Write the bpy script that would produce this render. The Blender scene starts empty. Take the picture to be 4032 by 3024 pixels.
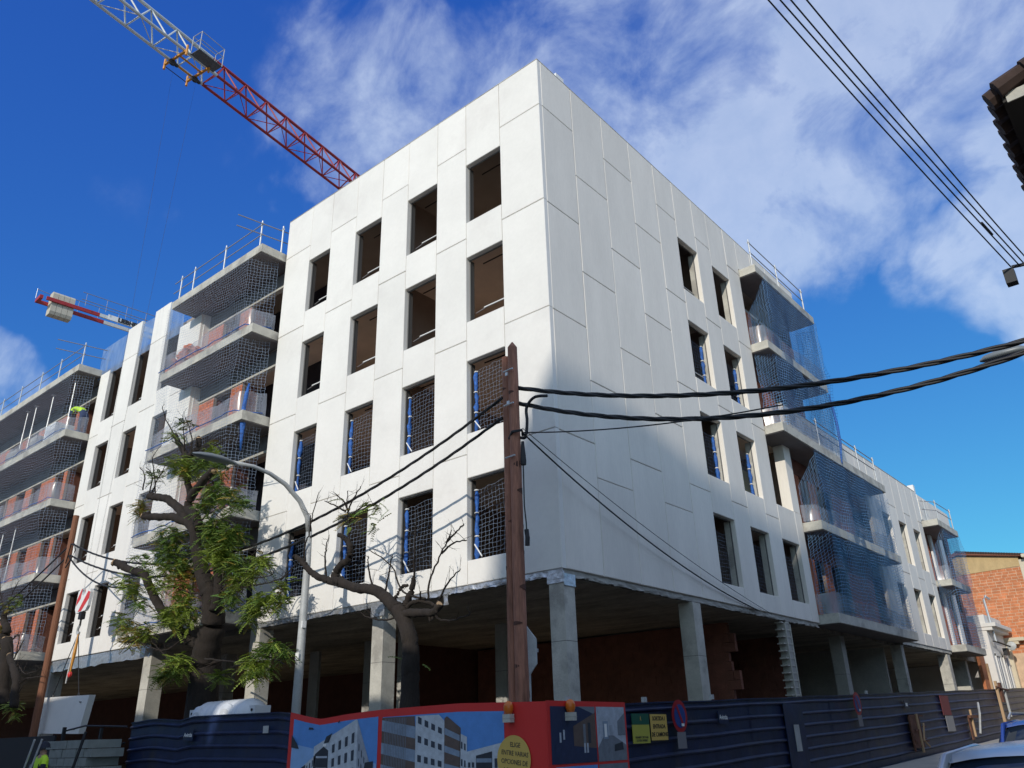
import bpy, math, random
import numpy as np
from mathutils import Matrix, Vector
random.seed(7); rng = np.random.default_rng(7)
scene = bpy.context.scene
COL = scene.collection
# ------------------------------------------------------------------ camera
CAM = Vector((9.657, -13.035, 1.6))
YAW = math.radians(39.758); PITCH = math.radians(23.84); ROLL = math.radians(1.636)
fwd = Vector((-math.sin(YAW) * math.cos(PITCH), math.cos(YAW) * math.cos(PITCH), math.sin(PITCH)))
rgt = Vector((math.cos(YAW), math.sin(YAW), 0))
up = rgt.cross(fwd)
r2 = rgt * math.cos(ROLL) - up * math.sin(ROLL)
u2 = rgt * math.sin(ROLL) + up * math.cos(ROLL)
cam_d = bpy.data.cameras.new('camera'); cam_d.sensor_width = 36; cam_d.lens = 28.177
cam_d.clip_end = 6000; cam_d.clip_start = .05
cam = bpy.data.objects.new('camera', cam_d); COL.objects.link(cam); scene.camera = cam
M = Matrix((r2, u2, -fwd)).transposed().to_4x4(); M.translation = CAM
cam.matrix_world = M
# ------------------------------------------------------------------ light
SUN = Vector((0.27, -1.0, 0.43)).normalized()
ELEV = math.asin(SUN.z); ROT = math.atan2(SUN.x, SUN.y)
sun_d = bpy.data.lights.new('sun', 'SUN'); sun_d.energy = 2.05; sun_d.angle = math.radians(.53)
sun_d.color = (1.0, .94, .845)
sun = bpy.data.objects.new('sun', sun_d); COL.objects.link(sun)
sun.rotation_euler = SUN.to_track_quat('Z', 'Y').to_euler()
scene.view_settings.view_transform = 'Standard'; scene.view_settings.look = 'None'
scene.view_settings.exposure = .52; scene.view_settings.gamma = 1
scene.view_settings.use_curve_mapping = False
world = bpy.data.worlds.new('World'); scene.world = world; world.use_nodes = True
nt = world.node_tree; N = nt.nodes; Lk = nt.links
for n in list(N): N.remove(n)
def nd(t, **k):
    n = N.new(t)
    for a, b in k.items(): setattr(n, a, b)
    return n
out = nd('ShaderNodeOutputWorld'); bg = nd('ShaderNodeBackground'); bg.inputs[1].default_value = .15
Lk.new(bg.outputs[0], out.inputs[0])
sky = nd('ShaderNodeTexSky', sky_type='NISHITA'); sky.sun_disc = False
sky.sun_elevation = ELEV; sky.sun_rotation = ROT; sky.altitude = 50; sky.air_density = 1.0
sky.dust_density = .3; sky.ozone_density = 3.0
tc = nd('ShaderNodeTexCoord')
def vmath(op, a, b=None):
    n = nd('ShaderNodeVectorMath', operation=op)
    for i, s in enumerate((a, b)):
        if s is None: continue
        if hasattr(s, 'links'): Lk.new(s, n.inputs[i])
        else: n.inputs[i].default_value = s
    return n
def fmath(op, a, b=None, clamp=False):
    n = nd('ShaderNodeMath', operation=op); n.use_clamp = clamp
    for i, s in enumerate((a, b)):
        if s is None: continue
        if hasattr(s, 'links'): Lk.new(s, n.inputs[i])
        else: n.inputs[i].default_value = s
    return n.outputs[0]
def noise(vec, scale, detail=6, rough=.55, dist=0.):
    n = nd('ShaderNodeTexNoise'); n.inputs['Scale'].default_value = scale
    n.inputs['Detail'].default_value = detail; n.inputs['Roughness'].default_value = rough
    n.inputs['Distortion'].default_value = dist
    Lk.new(vec, n.inputs['Vector']); return n
dirv = tc.outputs['Generated']
nrm = vmath('NORMALIZE', dirv).outputs[0]
wn = noise(nrm, 3.2, 5, .6)
w1 = vmath('SUBTRACT', wn.outputs['Color'], (.5, .5, .5)).outputs[0]
w2 = vmath('MULTIPLY', w1, (.36, .36, .36)).outputs[0]
wd = vmath('NORMALIZE', vmath('ADD', nrm, w2).outputs[0]).outputs[0]
# cloud banks by where they stand in the sky: direction, angular radius (rad), density
BANKS = [((-.275, .67, .689), .135, .75), ((-.174, .738, .652), .16, .85), ((-.069, .774, .629), .15, .75),
         ((-.275, .758, .592), .115, 1.0), ((-.202, .807, .555), .095, .95), ((-.119, .818, .562), .085, .8),
         ((-.331, .695, .638), .10, .85), ((-.02, .905, .425), .075, 1.15), ((-.105, .893, .435), .05, .45),
         ((-.545, .475, .692), .095, .62), ((-.597, .436, .674), .075, .72), ((-.52, .441, .731), .07, .48),
         ((-.505, .515, .693), .07, .40), ((-.585, .47, .662), .06, .8), ((-.64, .44, .63), .05, .6), ((-.56, .45, .70), .12, .45), ((-.44, .56, .70), .06, .35), ((-.40, .66, .64), .05, .6), ((-.905, .228, .345), .042, .75), ((-.95, .2, .18), .10, .85),
         ((-.785, .269, .558), .035, .16), ((-.766, .348, .541), .025, .16), ((.02, .839, .544), .06, 1.0), ((.1, .75, .65), .15, .9),
         ((-.36, .60, .715), .05, .3), ((-.33, .42, .84), .12, .35), ((.35, .6, .74), .35, 1.1), ((.6, .5, .7), .4, 1.1), ((.6, -.3, .74), .7, 1.2),
         ((-.4, -.7, .6), .5, 1.1), ((-.85, -.6, .3), .28, 1.), ((.1, -.8, .6), .7, 1.2), ((.9, .3, .3), .6, 1.1), ((.1, -.1, 1), .45, 1.), ((.7, -.7, .2), .7, 1.2), ((0, -1, .1), .6, 1.1)]  # wide banks out of view are enlarged to raise the soft fill
acc = None
for c, r, dn in BANKS:
    c = Vector(c).normalized()
    dt = vmath('DOT_PRODUCT', wd, tuple(c)).outputs['Value']
    mr = nd('ShaderNodeMapRange', interpolation_type='SMOOTHSTEP')
    Lk.new(dt, mr.inputs[0]); mr.inputs[1].default_value = math.cos(r * 1.75); mr.inputs[2].default_value = math.cos(r * .2)
    mr.inputs[3].default_value = 0; mr.inputs[4].default_value = dn
    acc = mr.outputs[0] if acc is None else fmath('MAXIMUM', acc, mr.outputs[0])
# stretched wispy breakup
mp = nd('ShaderNodeMapping'); mp.inputs['Rotation'].default_value = (.5, .3, .8); mp.inputs['Scale'].default_value = (1.3, 1.9, 1.5)
Lk.new(nrm, mp.inputs[0])
fb = noise(mp.outputs[0], 5.5, 9, .6, .35)
fb2 = noise(nrm, 22, 5, .6, .2)
brk = nd('ShaderNodeMapRange'); Lk.new(fb.outputs[0], brk.inputs[0]); brk.inputs[1].default_value = .33; brk.inputs[2].default_value = .68
brk.inputs[3].default_value = -.45; brk.inputs[4].default_value = .42
s1 = fmath('ADD', acc, brk.outputs[0])
b2 = fmath('MULTIPLY', fmath('SUBTRACT', fb2.outputs[0], .5), .22)
s2 = fmath('ADD', s1, b2)
gate = fmath('MULTIPLY', s2, fmath('MULTIPLY', acc, 3.0, True), True)
dens = nd('ShaderNodeMapRange', interpolation_type='SMOOTHSTEP'); Lk.new(gate, dens.inputs[0])
dens.inputs[1].default_value = .0; dens.inputs[2].default_value = 1.6; dens.inputs[4].default_value = .86
sep = nd('ShaderNodeSeparateColor'); Lk.new(sky.outputs[0], sep.inputs[0]); comb = nd('ShaderNodeCombineColor')
Lk.new(fmath('MULTIPLY', sep.outputs[0], .165), comb.inputs[0]); Lk.new(fmath('MULTIPLY', sep.outputs[1], .44), comb.inputs[1])
Lk.new(fmath('MULTIPLY', fmath('POWER', sep.outputs[2], .46), 1.52), comb.inputs[2])
cc = nd('ShaderNodeMix', data_type='RGBA'); Lk.new(fb2.outputs[0], cc.inputs[0])
cc.inputs[6].default_value = (2.4, 3.05, 4.1, 1); cc.inputs[7].default_value = (4.0, 4.45, 5.1, 1)
mx = nd('ShaderNodeMix', data_type='RGBA')
Lk.new(dens.outputs[0], mx.inputs[0]); Lk.new(comb.outputs[0], mx.inputs[6]); Lk.new(cc.outputs[2], mx.inputs[7])
Lk.new(mx.outputs[2], bg.inputs[0])
# ------------------------------------------------------------------ materials
MATS = {}
def mat(name, col, rough=.8, metal=0., var=0., vscale=3., bump=0., bscale=40., spec=.5, alpha=None, trans=0.,
        stretch=(1, 1, 1), col2=None, c2lo=.5, c2hi=.7, fine=0., emit=None):
    m = bpy.data.materials.new(name); m.use_nodes = True; t = m.node_tree; b = t.nodes['Principled BSDF']
    b.inputs['Base Color'].default_value = (*col, 1); b.inputs['Roughness'].default_value = rough
    b.inputs['Metallic'].default_value = metal; b.inputs['Specular IOR Level'].default_value = spec
    if alpha is not None: b.inputs['Alpha'].default_value = alpha
    if trans: b.inputs['Transmission Weight'].default_value = trans
    geo = t.nodes.new('ShaderNodeTexCoord'); mpn = t.nodes.new('ShaderNodeMapping'); mpn.inputs['Scale'].default_value = stretch
    t.links.new(geo.outputs['Object'], mpn.inputs[0])
    def nz(s, d=5, r=.6):
        n = t.nodes.new('ShaderNodeTexNoise'); n.inputs['Scale'].default_value = s; n.inputs['Detail'].default_value = d
        n.inputs['Roughness'].default_value = r; t.links.new(mpn.outputs[0], n.inputs[0]); return n
    colsock = None
    if col2 is not None:
        n = nz(vscale * .6, 6); mr = t.nodes.new('ShaderNodeMapRange'); t.links.new(n.outputs[0], mr.inputs[0])
        mr.inputs[1].default_value = c2lo; mr.inputs[2].default_value = c2hi
        mxx = t.nodes.new('ShaderNodeMix'); mxx.data_type = 'RGBA'; t.links.new(mr.outputs[0], mxx.inputs[0])
        mxx.inputs[6].default_value = (*col, 1); mxx.inputs[7].default_value = (*col2, 1); colsock = mxx.outputs[2]
    if var or fine:
        n = nz(vscale); mr = t.nodes.new('ShaderNodeMapRange'); t.links.new(n.outputs[0], mr.inputs[0])
        mr.inputs[1].default_value = .3; mr.inputs[2].default_value = .7
        mr.inputs[3].default_value = 1 - var; mr.inputs[4].default_value = 1 + var
        o = mr.outputs[0]
        if fine:
            n2 = nz(vscale * 12); m2 = t.nodes.new('ShaderNodeMapRange'); t.links.new(n2.outputs[0], m2.inputs[0])
            m2.inputs[1].default_value = .3; m2.inputs[2].default_value = .7; m2.inputs[3].default_value = 1 - fine; m2.inputs[4].default_value = 1 + fine
            mm = t.nodes.new('ShaderNodeMath'); mm.operation = 'MULTIPLY'; t.links.new(o, mm.inputs[0]); t.links.new(m2.outputs[0], mm.inputs[1]); o = mm.outputs[0]
        sc = t.nodes.new('ShaderNodeVectorMath'); sc.operation = 'SCALE'
        if colsock: t.links.new(colsock, sc.inputs[0])
        else: sc.inputs[0].default_value = col
        t.links.new(o, sc.inputs['Scale']); colsock = sc.outputs[0]
    if colsock: t.links.new(colsock, b.inputs['Base Color'])
    if bump:
        n = nz(bscale, 6); bp = t.nodes.new('ShaderNodeBump'); bp.inputs['Strength'].default_value = bump; bp.inputs['Distance'].default_value = .02
        t.links.new(n.outputs[0], bp.inputs['Height']); t.links.new(bp.outputs[0], b.inputs['Normal'])
    MATS[name] = m
    return m
def objrand(m, amt=.1, hue=.0):
    """per-object brightness variation"""
    t = m.node_tree; b = t.nodes['Principled BSDF']; oi = t.nodes.new('ShaderNodeObjectInfo')
    mr = t.nodes.new('ShaderNodeMapRange'); t.links.new(oi.outputs['Random'], mr.inputs[0]); mr.inputs[3].default_value = 1 - amt; mr.inputs[4].default_value = 1 + amt
    sc = t.nodes.new('ShaderNodeVectorMath'); sc.operation = 'SCALE'
    ls = b.inputs['Base Color'].links
    if ls: t.links.new(ls[0].from_socket, sc.inputs[0])
    else: sc.inputs[0].default_value = b.inputs['Base Color'].default_value[:3]
    t.links.new(mr.outputs[0], sc.inputs['Scale']); t.links.new(sc.outputs[0], b.inputs['Base Color'])
PANEL = mat('white_precast', (.80, .775, .725), .75, var=.045, vscale=.8, fine=.02, bump=.12, bscale=60, col2=(.73, .70, .655), c2lo=.56, c2hi=.72)
objrand(PANEL, .035)
PANEL2 = mat('white_precast_stained', (.81, .76, .68), .75, var=.055, vscale=1.1, fine=.03, bump=.2, bscale=50, stretch=(1.4, 1.4, .35))
objrand(PANEL2, .03)
GASKET = mat('joint_gasket', (.16, .155, .15), .9)
CONC = mat('concrete', (.40, .385, .35), .85, var=.14, vscale=1.4, fine=.08, bump=.35, bscale=18)
CONCP = mat('pale_concrete', (.50, .48, .42), .85, var=.16, vscale=2.2, fine=.07, bump=.4, bscale=22, col2=(.36, .34, .30), c2lo=.52, c2hi=.62)
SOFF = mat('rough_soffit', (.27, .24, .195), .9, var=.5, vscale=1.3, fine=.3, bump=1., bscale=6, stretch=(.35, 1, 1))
BROWN = mat('brown_board', (.30, .225, .18), .9, var=.1, vscale=1.5)
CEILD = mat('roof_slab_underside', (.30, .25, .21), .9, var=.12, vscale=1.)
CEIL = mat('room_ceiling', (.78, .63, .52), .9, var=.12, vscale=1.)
BRICK = mat('terracotta_brick', (.52, .17, .09), .85, var=.2, vscale=6, fine=.12, bump=.5, bscale=60); objrand(BRICK, .18)
MORTAR = mat('mortar', (.36, .28, .23), .95, var=.15, vscale=8)
DBRICK = mat('hollow_brick', (.20, .078, .05), .9, var=.2, vscale=3, fine=.15, bump=.5, bscale=30)
GALV = mat('galvanised_steel', (.55, .56, .56), .45, metal=.6, var=.12, vscale=8)
RAIL = mat('dull_tube', (.30, .29, .30), .6, metal=.3)
WHITE = mat('white_paint', (.80, .80, .78), .5)
DARK = mat('black_rubber', (.012, .012, .014), .6)
FOIL = mat('silver_foil', (.62, .63, .65), .33, metal=.75, var=.2, vscale=9, bump=1., bscale=9)
NETW = mat('pale_net_cord', (.25, .32, .44), .7)
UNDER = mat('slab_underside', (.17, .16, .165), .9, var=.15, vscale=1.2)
BAYSHADE = mat('painted_bay_shade', (.035, .035, .05), .8, var=.2, vscale=2)  # near-black sheet colour standing in for the shade of the bay rooms
DEEP = mat('shade_toned_hollow_brick', (.10, .036, .024), .9, var=.2, vscale=3, bump=.4, bscale=20)  # hollow brick with the deep interior shade put into its colour
NETB = mat('blue_net_cord', (.16, .31, .52), .7)
NETS = mat('bright_blue_net_cord', (.03, .16, .45), .7)
BLUEC = mat('blue_net_roll', (.02, .11, .40), .6, var=.45, vscale=14, bump=1., bscale=30)
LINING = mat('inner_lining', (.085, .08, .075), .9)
def clearfilm(name, col, op, trl=.5):
    m = bpy.data.materials.new(name); m.use_nodes = True; t = m.node_tree; nn = t.nodes
    for n in list(nn): nn.remove(n)
    o = nn.new('ShaderNodeOutputMaterial'); mix = nn.new('ShaderNodeMixShader'); tr = nn.new('ShaderNodeBsdfTransparent')
    mix2 = nn.new('ShaderNodeMixShader'); df = nn.new('ShaderNodeBsdfDiffuse'); tl = nn.new('ShaderNodeBsdfTranslucent'); mix3 = nn.new('ShaderNodeMixShader'); gl = nn.new('ShaderNodeBsdfGlossy')
    df.inputs[0].default_value = (*col, 1); tl.inputs[0].default_value = (*col, 1); gl.inputs['Roughness'].default_value = .25
    mix2.inputs[0].default_value = trl; t.links.new(df.outputs[0], mix2.inputs[1]); t.links.new(tl.outputs[0], mix2.inputs[2])
    mix3.inputs[0].default_value = .12; t.links.new(mix2.outputs[0], mix3.inputs[1]); t.links.new(gl.outputs[0], mix3.inputs[2])
    tcn = nn.new('ShaderNodeTexCoord'); nz = nn.new('ShaderNodeTexNoise'); nz.inputs['Scale'].default_value = 2.5; nz.inputs['Detail'].default_value = 6
    mpn = nn.new('ShaderNodeMapping'); mpn.inputs['Scale'].default_value = (1, 1, .35); t.links.new(tcn.outputs['Object'], mpn.inputs[0]); t.links.new(mpn.outputs[0], nz.inputs[0])
    mr = nn.new('ShaderNodeMapRange'); t.links.new(nz.outputs[0], mr.inputs[0]); mr.inputs[1].default_value = .3; mr.inputs[2].default_value = .7
    mr.inputs[3].default_value = op * .55; mr.inputs[4].default_value = min(1, op * 1.45)
    t.links.new(mr.outputs[0], mix.inputs[0]); t.links.new(tr.outputs[0], mix.inputs[1]); t.links.new(mix3.outputs[0], mix.inputs[2]); t.links.new(mix.outputs[0], o.inputs[0])
    MATS[name] = m; return m
FILM = clearfilm('clear_plastic', (.55, .58, .65), .42)
FILMB = clearfilm('blue_plastic', (.30, .45, .72), .72)
VEIL = clearfilm('dense_blue_mesh', (.02, .085, .20), .42, .2)
BARK = mat('bark', (.022, .016, .012), .95, var=.35, vscale=5, fine=.25, bump=1., bscale=22, stretch=(1, 1, .3))
CUT = mat('cut_wood', (.45, .30, .17), .8)
LEAF = [mat('leaf_green', (.085, .16, .025), .55, var=.3, vscale=2.), mat('leaf_light', (.22, .29, .04), .55, var=.3, vscale=2.),
        mat('leaf_yellow', (.30, .20, .03), .6, var=.3, vscale=3.)]
for m_ in LEAF:
    b_ = m_.node_tree.nodes['Principled BSDF']; b_.inputs['Transmission Weight'].default_value = .0
    b_.inputs['Subsurface Weight'].default_value = .0
WOODP = mat('weathered_pole_wood', (.34, .15, .095), .85, var=.3, vscale=3, fine=.25, bump=.9, bscale=25, stretch=(1, 1, .12), col2=(.12, .05, .03), c2lo=.5, c2hi=.62)
KNOT = mat('dark_knot_wood', (.09, .038, .026), .9, var=.3, vscale=12)
WOODL = mat('orange_pole_wood', (.21, .085, .042), .8, var=.25, vscale=3, fine=.15, bump=.6, bscale=25, stretch=(1, 1, .12))
GREYP = mat('grey_pole_paint', (.42, .43, .42), .5, var=.15, vscale=4, fine=.1)
LAMPH = mat('lamp_grey', (.17, .19, .20), .4)
HOARD = mat('navy_sheet_steel', (.008, .017, .058), .42, var=.3, vscale=2, fine=.2, spec=.5, bump=.25, bscale=5, stretch=(1, 1, 1), col2=(.035, .036, .045), c2lo=.56, c2hi=.75)
RUST = mat('rusty_steel', (.14, .06, .035), .85, var=.4, vscale=9, fine=.3)
RED = mat('red_print', (.62, .035, .03), .45); REDP = mat('crane_red', (.36, .022, .022), .5, var=.15, vscale=4)
CRW = mat('crane_white', (.62, .64, .62), .5, var=.1, vscale=4); CRY = mat('crane_yellow', (.62, .27, .035), .5, var=.2, vscale=4)
ASPH = mat('asphalt', (.085, .083, .08), .9, var=.15, vscale=1., fine=.2, bump=.4, bscale=80)
PAVE = mat('pavement_concrete', (.38, .355, .31), .9, var=.12, vscale=1.5, fine=.1)
# ------------------------------------------------------------------ mesh helpers
class MB:
    def __init__(s): s.v = []; s.f = []; s.m = []; s.mats = []
    def mi(s, m):
        if m not in s.mats: s.mats.append(m)
        return s.mats.index(m)
    def poly(s, pts, m):
        i = len(s.v); s.v += [tuple(p) for p in pts]; s.f.append(tuple(range(i, i + len(pts)))); s.m.append(s.mi(m)); return s
    def box(s, x0, x1, y0, y1, z0, z1, m, c=0.):
        x0, x1 = min(x0, x1), max(x0, x1); y0, y1 = min(y0, y1), max(y0, y1); z0, z1 = min(z0, z1), max(z0, z1)
        k = s.mi(m); i = len(s.v)
        s.v += [(x0, y0, z0), (x1, y0, z0), (x1, y1, z0), (x0, y1, z0), (x0, y0, z1), (x1, y0, z1), (x1, y1, z1), (x0, y1, z1)]
        for q in ((0, 3, 2, 1), (4, 5, 6, 7), (0, 1, 5, 4), (1, 2, 6, 5), (2, 3, 7, 6), (3, 0, 4, 7)):
            s.f.append(tuple(i + a for a in q)); s.m.append(k)
        return s
    def hexa(s, p, m):
        k = s.mi(m); i = len(s.v); s.v += [tuple(a) for a in p]
        for q in ((0, 3, 2, 1), (4, 5, 6, 7), (0, 1, 5, 4), (1, 2, 6, 5), (2, 3, 7, 6), (3, 0, 4, 7)):
            s.f.append(tuple(i + a for a in q)); s.m.append(k)
        return s
    def tube(s, pts, r, m, n=8, caps=True, jit=0.):
        pts = [Vector(p[:3]) for p in pts]; k = s.mi(m); base = len(s.v)
        rs = r if hasattr(r, '__len__') else [r] * len(pts)
        ref = Vector((.13, .27, .95)).normalized()
        for i, p in enumerate(pts):
            a = pts[max(i - 1, 0)]; b = pts[min(i + 1, len(pts) - 1)]; d = (b - a)
            if d.length < 1e-6: d = Vector((0, 0, 1))
            d.normalize(); rf = ref if abs(d.dot(ref)) < .93 else Vector((1, .1, 0)).normalized()
            x = d.cross(rf).normalized(); y = d.cross(x)
            for j in range(n):
                t = 2 * math.pi * j / n; rr = rs[i] * (1 + (random.uniform(-jit, jit) if jit else 0))
                s.v.append(tuple(p + x * math.cos(t) * rr + y * math.sin(t) * rr))
        for i in range(len(pts) - 1):
            for j in range(n):
                a = base + i * n + j; b = base + i * n + (j + 1) % n
                s.f.append((a, b, b + n, a + n)); s.m.append(k)
        if caps:
            s.f.append(tuple(base + j for j in range(n))[::-1]); s.m.append(k)
            e = base + (len(pts) - 1) * n; s.f.append(tuple(e + j for j in range(n))); s.m.append(k)
        return s
    def bar(s, a, b, r, m, n=6): return s.tube([a, b], r, m, n)
    def lathe(s, c, prof, m, n=16, axis='z'):
        k = s.mi(m); base = len(s.v)
        for (r, h) in prof:
            for j in range(n):
                t = 2 * math.pi * j / n
                if axis == 'z': s.v.append((c[0] + r * math.cos(t), c[1] + r * math.sin(t), c[2] + h))
                elif axis == 'x': s.v.append((c[0] + h, c[1] + r * math.cos(t), c[2] + r * math.sin(t)))
                else: s.v.append((c[0] + r * math.cos(t), c[1] + h, c[2] + r * math.sin(t)))
        for i in range(len(prof) - 1):
            for j in range(n):
                a = base + i * n + j; b = base + i * n + (j + 1) % n
                s.f.append((a, b, b + n, a + n)); s.m.append(k)
        s.f.append(tuple(base + j for j in range(n))[::-1]); s.m.append(k)
        e = base + (len(prof) - 1) * n; s.f.append(tuple(e + j for j in range(n))); s.m.append(k)
        return s
    def extrude(s, pts2, a0, a1, plane, m):
        """pts2 polygon in plane ('xz' along y, 'yz' along x, 'xy' along z)"""
        def P(u, v, w): return {'xz': (u, w, v), 'yz': (w, u, v), 'xy': (u, v, w)}[plane]
        n = len(pts2); k = s.mi(m); i = len(s.v)
        s.v += [P(u, v, a0) for u, v in pts2] + [P(u, v, a1) for u, v in pts2]
        s.f.append(tuple(range(i, i + n))); s.f.append(tuple(range(i + n, i + 2 * n))[::-1]); s.m += [k, k]
        for j in range(n):
            s.f.append((i + j, i + (j + 1) % n, i + n + (j + 1) % n, i + n + j)); s.m.append(k)
        return s
    def each(s, name, parent=None, smooth=False):
        """every connected piece becomes an object of its own"""
        par = list(range(len(s.v)))
        def fd(a):
            while par[a] != a: par[a] = par[par[a]]; a = par[a]
            return a
        for f in s.f:
            r0 = fd(f[0])
            for q in f[1:]: par[fd(q)] = r0
        gr = {}
        for i, f in enumerate(s.f): gr.setdefault(fd(f[0]), []).append(i)
        o = []
        for g in gr.values():
            b = MB(); mp = {}
            for i in g:
                ff = []
                for q in s.f[i]:
                    if q not in mp: mp[q] = len(b.v); b.v.append(s.v[q])
                    ff.append(mp[q])
                b.f.append(tuple(ff)); b.m.append(b.mi(s.mats[s.m[i]]))
            o.append(b.build(name, parent, smooth))
        return o
    def build(s, name, parent=None, smooth=False, loc=None):
        o0 = Vector((0, 0, 0))
        if loc is not None: o0 = Vector(loc)
        base = o0
        if parent is not None:
            base = Vector(parent.get('_o', (0, 0, 0))) if loc is None else Vector(loc)
        me = bpy.data.meshes.new(name)
        vv = np.array(s.v, dtype=np.float32) - np.array(base, dtype=np.float32)
        me.from_pydata(vv.tolist(), [], s.f)
        for m in s.mats: me.materials.append(m)
        if len(s.mats) > 1: me.polygons.foreach_set('material_index', s.m)
        if smooth: me.polygons.foreach_set('use_smooth', [True] * len(me.polygons))
        me.update()
        o = bpy.data.objects.new(name, me); COL.objects.link(o)
        if parent is not None:
            o.parent = parent
            po = Vector(parent.get('_o', (0, 0, 0)))
            o.location = base - po
        else: o.location = base
        o['_o'] = tuple(base)
        return o
def tag(o, label, cat, group=None, kind=None):
    if label: o['label'] = label
    if cat: o['category'] = cat
    if group: o['group'] = group
    if kind: o['kind'] = kind
    return o
def thing(name, label, cat, loc=(0, 0, 0), group=None):
    o = bpy.data.objects.new(name, None); COL.objects.link(o); o.location = loc; o['_o'] = tuple(loc); o.empty_display_size = .3
    return tag(o, label, cat, group)
def part(o, kind=None, label=None):
    if kind: o['kind'] = kind
    if label: o['label'] = label
    return o
def textmesh(s, size, m, origin, xdir, updir, name, parent, extrude=.002, xs=1., align='CENTER', sp=1., bold=0.):
    L = s.split('\n'); u = Vector(updir).normalized()
    for i, l in enumerate(L): textline(l, size, m, Vector(origin) + u * ((len(L) - 1) / 2 - i) * size * sp, xdir, updir, name, parent, extrude, xs, align, bold=bold)
def textline(s, size, m, origin, xdir, updir, name, parent, extrude=.002, xs=1., align='CENTER', sp=1., bold=0.):
    c = bpy.data.curves.new(name, 'FONT'); c.body = s; c.size = size; c.align_x = align; c.align_y = 'CENTER'; c.extrude = extrude; c.space_line = sp
    c.offset = bold; c.resolution_u = 2
    o = bpy.data.objects.new('tmp', c); COL.objects.link(o)
    dg = bpy.context.evaluated_depsgraph_get(); me = bpy.data.meshes.new_from_object(o.evaluated_get(dg)); bpy.data.objects.remove(o)
    me.materials.clear(); me.materials.append(m); me.name = name
    x = Vector(xdir).normalized(); u = Vector(updir).normalized(); n = x.cross(u)
    R = Matrix((x * xs, u, n)).transposed().to_4x4(); R.translation = Vector(origin)
    me.transform(R); po = Vector(parent.get('_o', (0, 0, 0))) if parent else Vector((0, 0, 0))
    me.transform(Matrix.Translation(-po))
    r = bpy.data.objects.new(name, me); COL.objects.link(r)
    if parent: r.parent = parent
    r['_o'] = tuple(po)
    return r
def grd(x, y):
    """street level: rises gently up the side street and a little to the left"""
    return .031 * max(0, y + 2.5) + .008 * max(0, -x)
def cloth(name, P, cell, w, m, parent=None, kind=None, amp=.04, verts_only=False):
    """net of square mesh: P is a grid [nu][nv] of points; strands are thin ribbons"""
    P = np.array(P); nu, nv = P.shape[:2]; V = []; Fc = []
    du = np.gradient(P, axis=0); du /= (np.linalg.norm(du, axis=2, keepdims=True) + 1e-9)
    dv = np.gradient(P, axis=1); dv /= (np.linalg.norm(dv, axis=2, keepdims=True) + 1e-9)
    def strip(line, off):
        i = len(V) * 1
        for p, o in zip(line, off): V.append(p - o * w / 2); V.append(p + o * w / 2)
        for k in range(len(line) - 1): Fc.append((i + 2 * k, i + 2 * k + 1, i + 2 * k + 3, i + 2 * k + 2))
    for i in range(nu): strip(P[i], du[i])
    for j in range(nv): strip(P[:, j], dv[:, j])
    b = MB(); b.v = [tuple(map(float, q)) for q in V]; b.f = Fc; b.mats = [m]; b.m = [0] * len(Fc)
    o = b.build(name, parent)
    if kind: o['kind'] = kind
    return o
def netgrid(path, z0, z1, cell=.11, amp=.05, seed=0, sagtop=0., jit=.012):
    """vertical sheet following plan path; z0/z1 numbers or functions of arc length"""
    path = [np.array(p, float) for p in path]; seg = [np.linalg.norm(b - a) for a, b in zip(path, path[1:])]; L = sum(seg)
    nu = max(3, int(L / cell)); us = np.linspace(0, L, nu)
    hz0 = z0 if callable(z0) else (lambda s: z0); hz1 = z1 if callable(z1) else (lambda s: z1)
    nv = max(3, int(max(abs(hz1(s) - hz0(s)) for s in us) / cell)); r = np.random.default_rng(seed)
    ph = r.uniform(0, 6.28, 6); G = []
    for s in us:
        d = s; k = 0
        while k < len(seg) - 1 and d > seg[k]: d -= seg[k]; k += 1
        p = path[k] + (path[k + 1] - path[k]) * (d / seg[k]); t = (path[k + 1] - path[k]) / seg[k]; n = np.array([t[1], -t[0]])
        col = []
        for j in range(nv):
            v = j / (nv - 1); z = hz0(s) + (hz1(s) - hz0(s)) * v
            o = amp * (math.sin(s * 2.1 + ph[0] + z * .7) + .6 * math.sin(s * 5.3 + ph[1] - z * 1.3) + .5 * math.sin(z * 4.1 + ph[2] + s)) * (math.sin(v * math.pi) ** .5 if 0 < v < 1 else 0)
            jj = r.normal(0, jit, 3)
            col.append([p[0] + n[0] * o + jj[0] * t[0], p[1] + n[1] * o + jj[0] * t[1], z + jj[2] + .02 * math.sin(s * 3 + ph[3])])
        G.append(col)
    return G
def sheet(name, G, m, parent=None):
    G = np.array(G); nu, nv = G.shape[:2]; b = MB(); b.v = [tuple(map(float, p)) for p in G.reshape(-1, 3)]
    b.f = [(i * nv + j, (i + 1) * nv + j, (i + 1) * nv + j + 1, i * nv + j + 1) for i in range(nu - 1) for j in range(nv - 1)]
    b.mats = [m]; b.m = [0] * len(b.f); return b.build(name, parent, smooth=True)
import json
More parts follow.
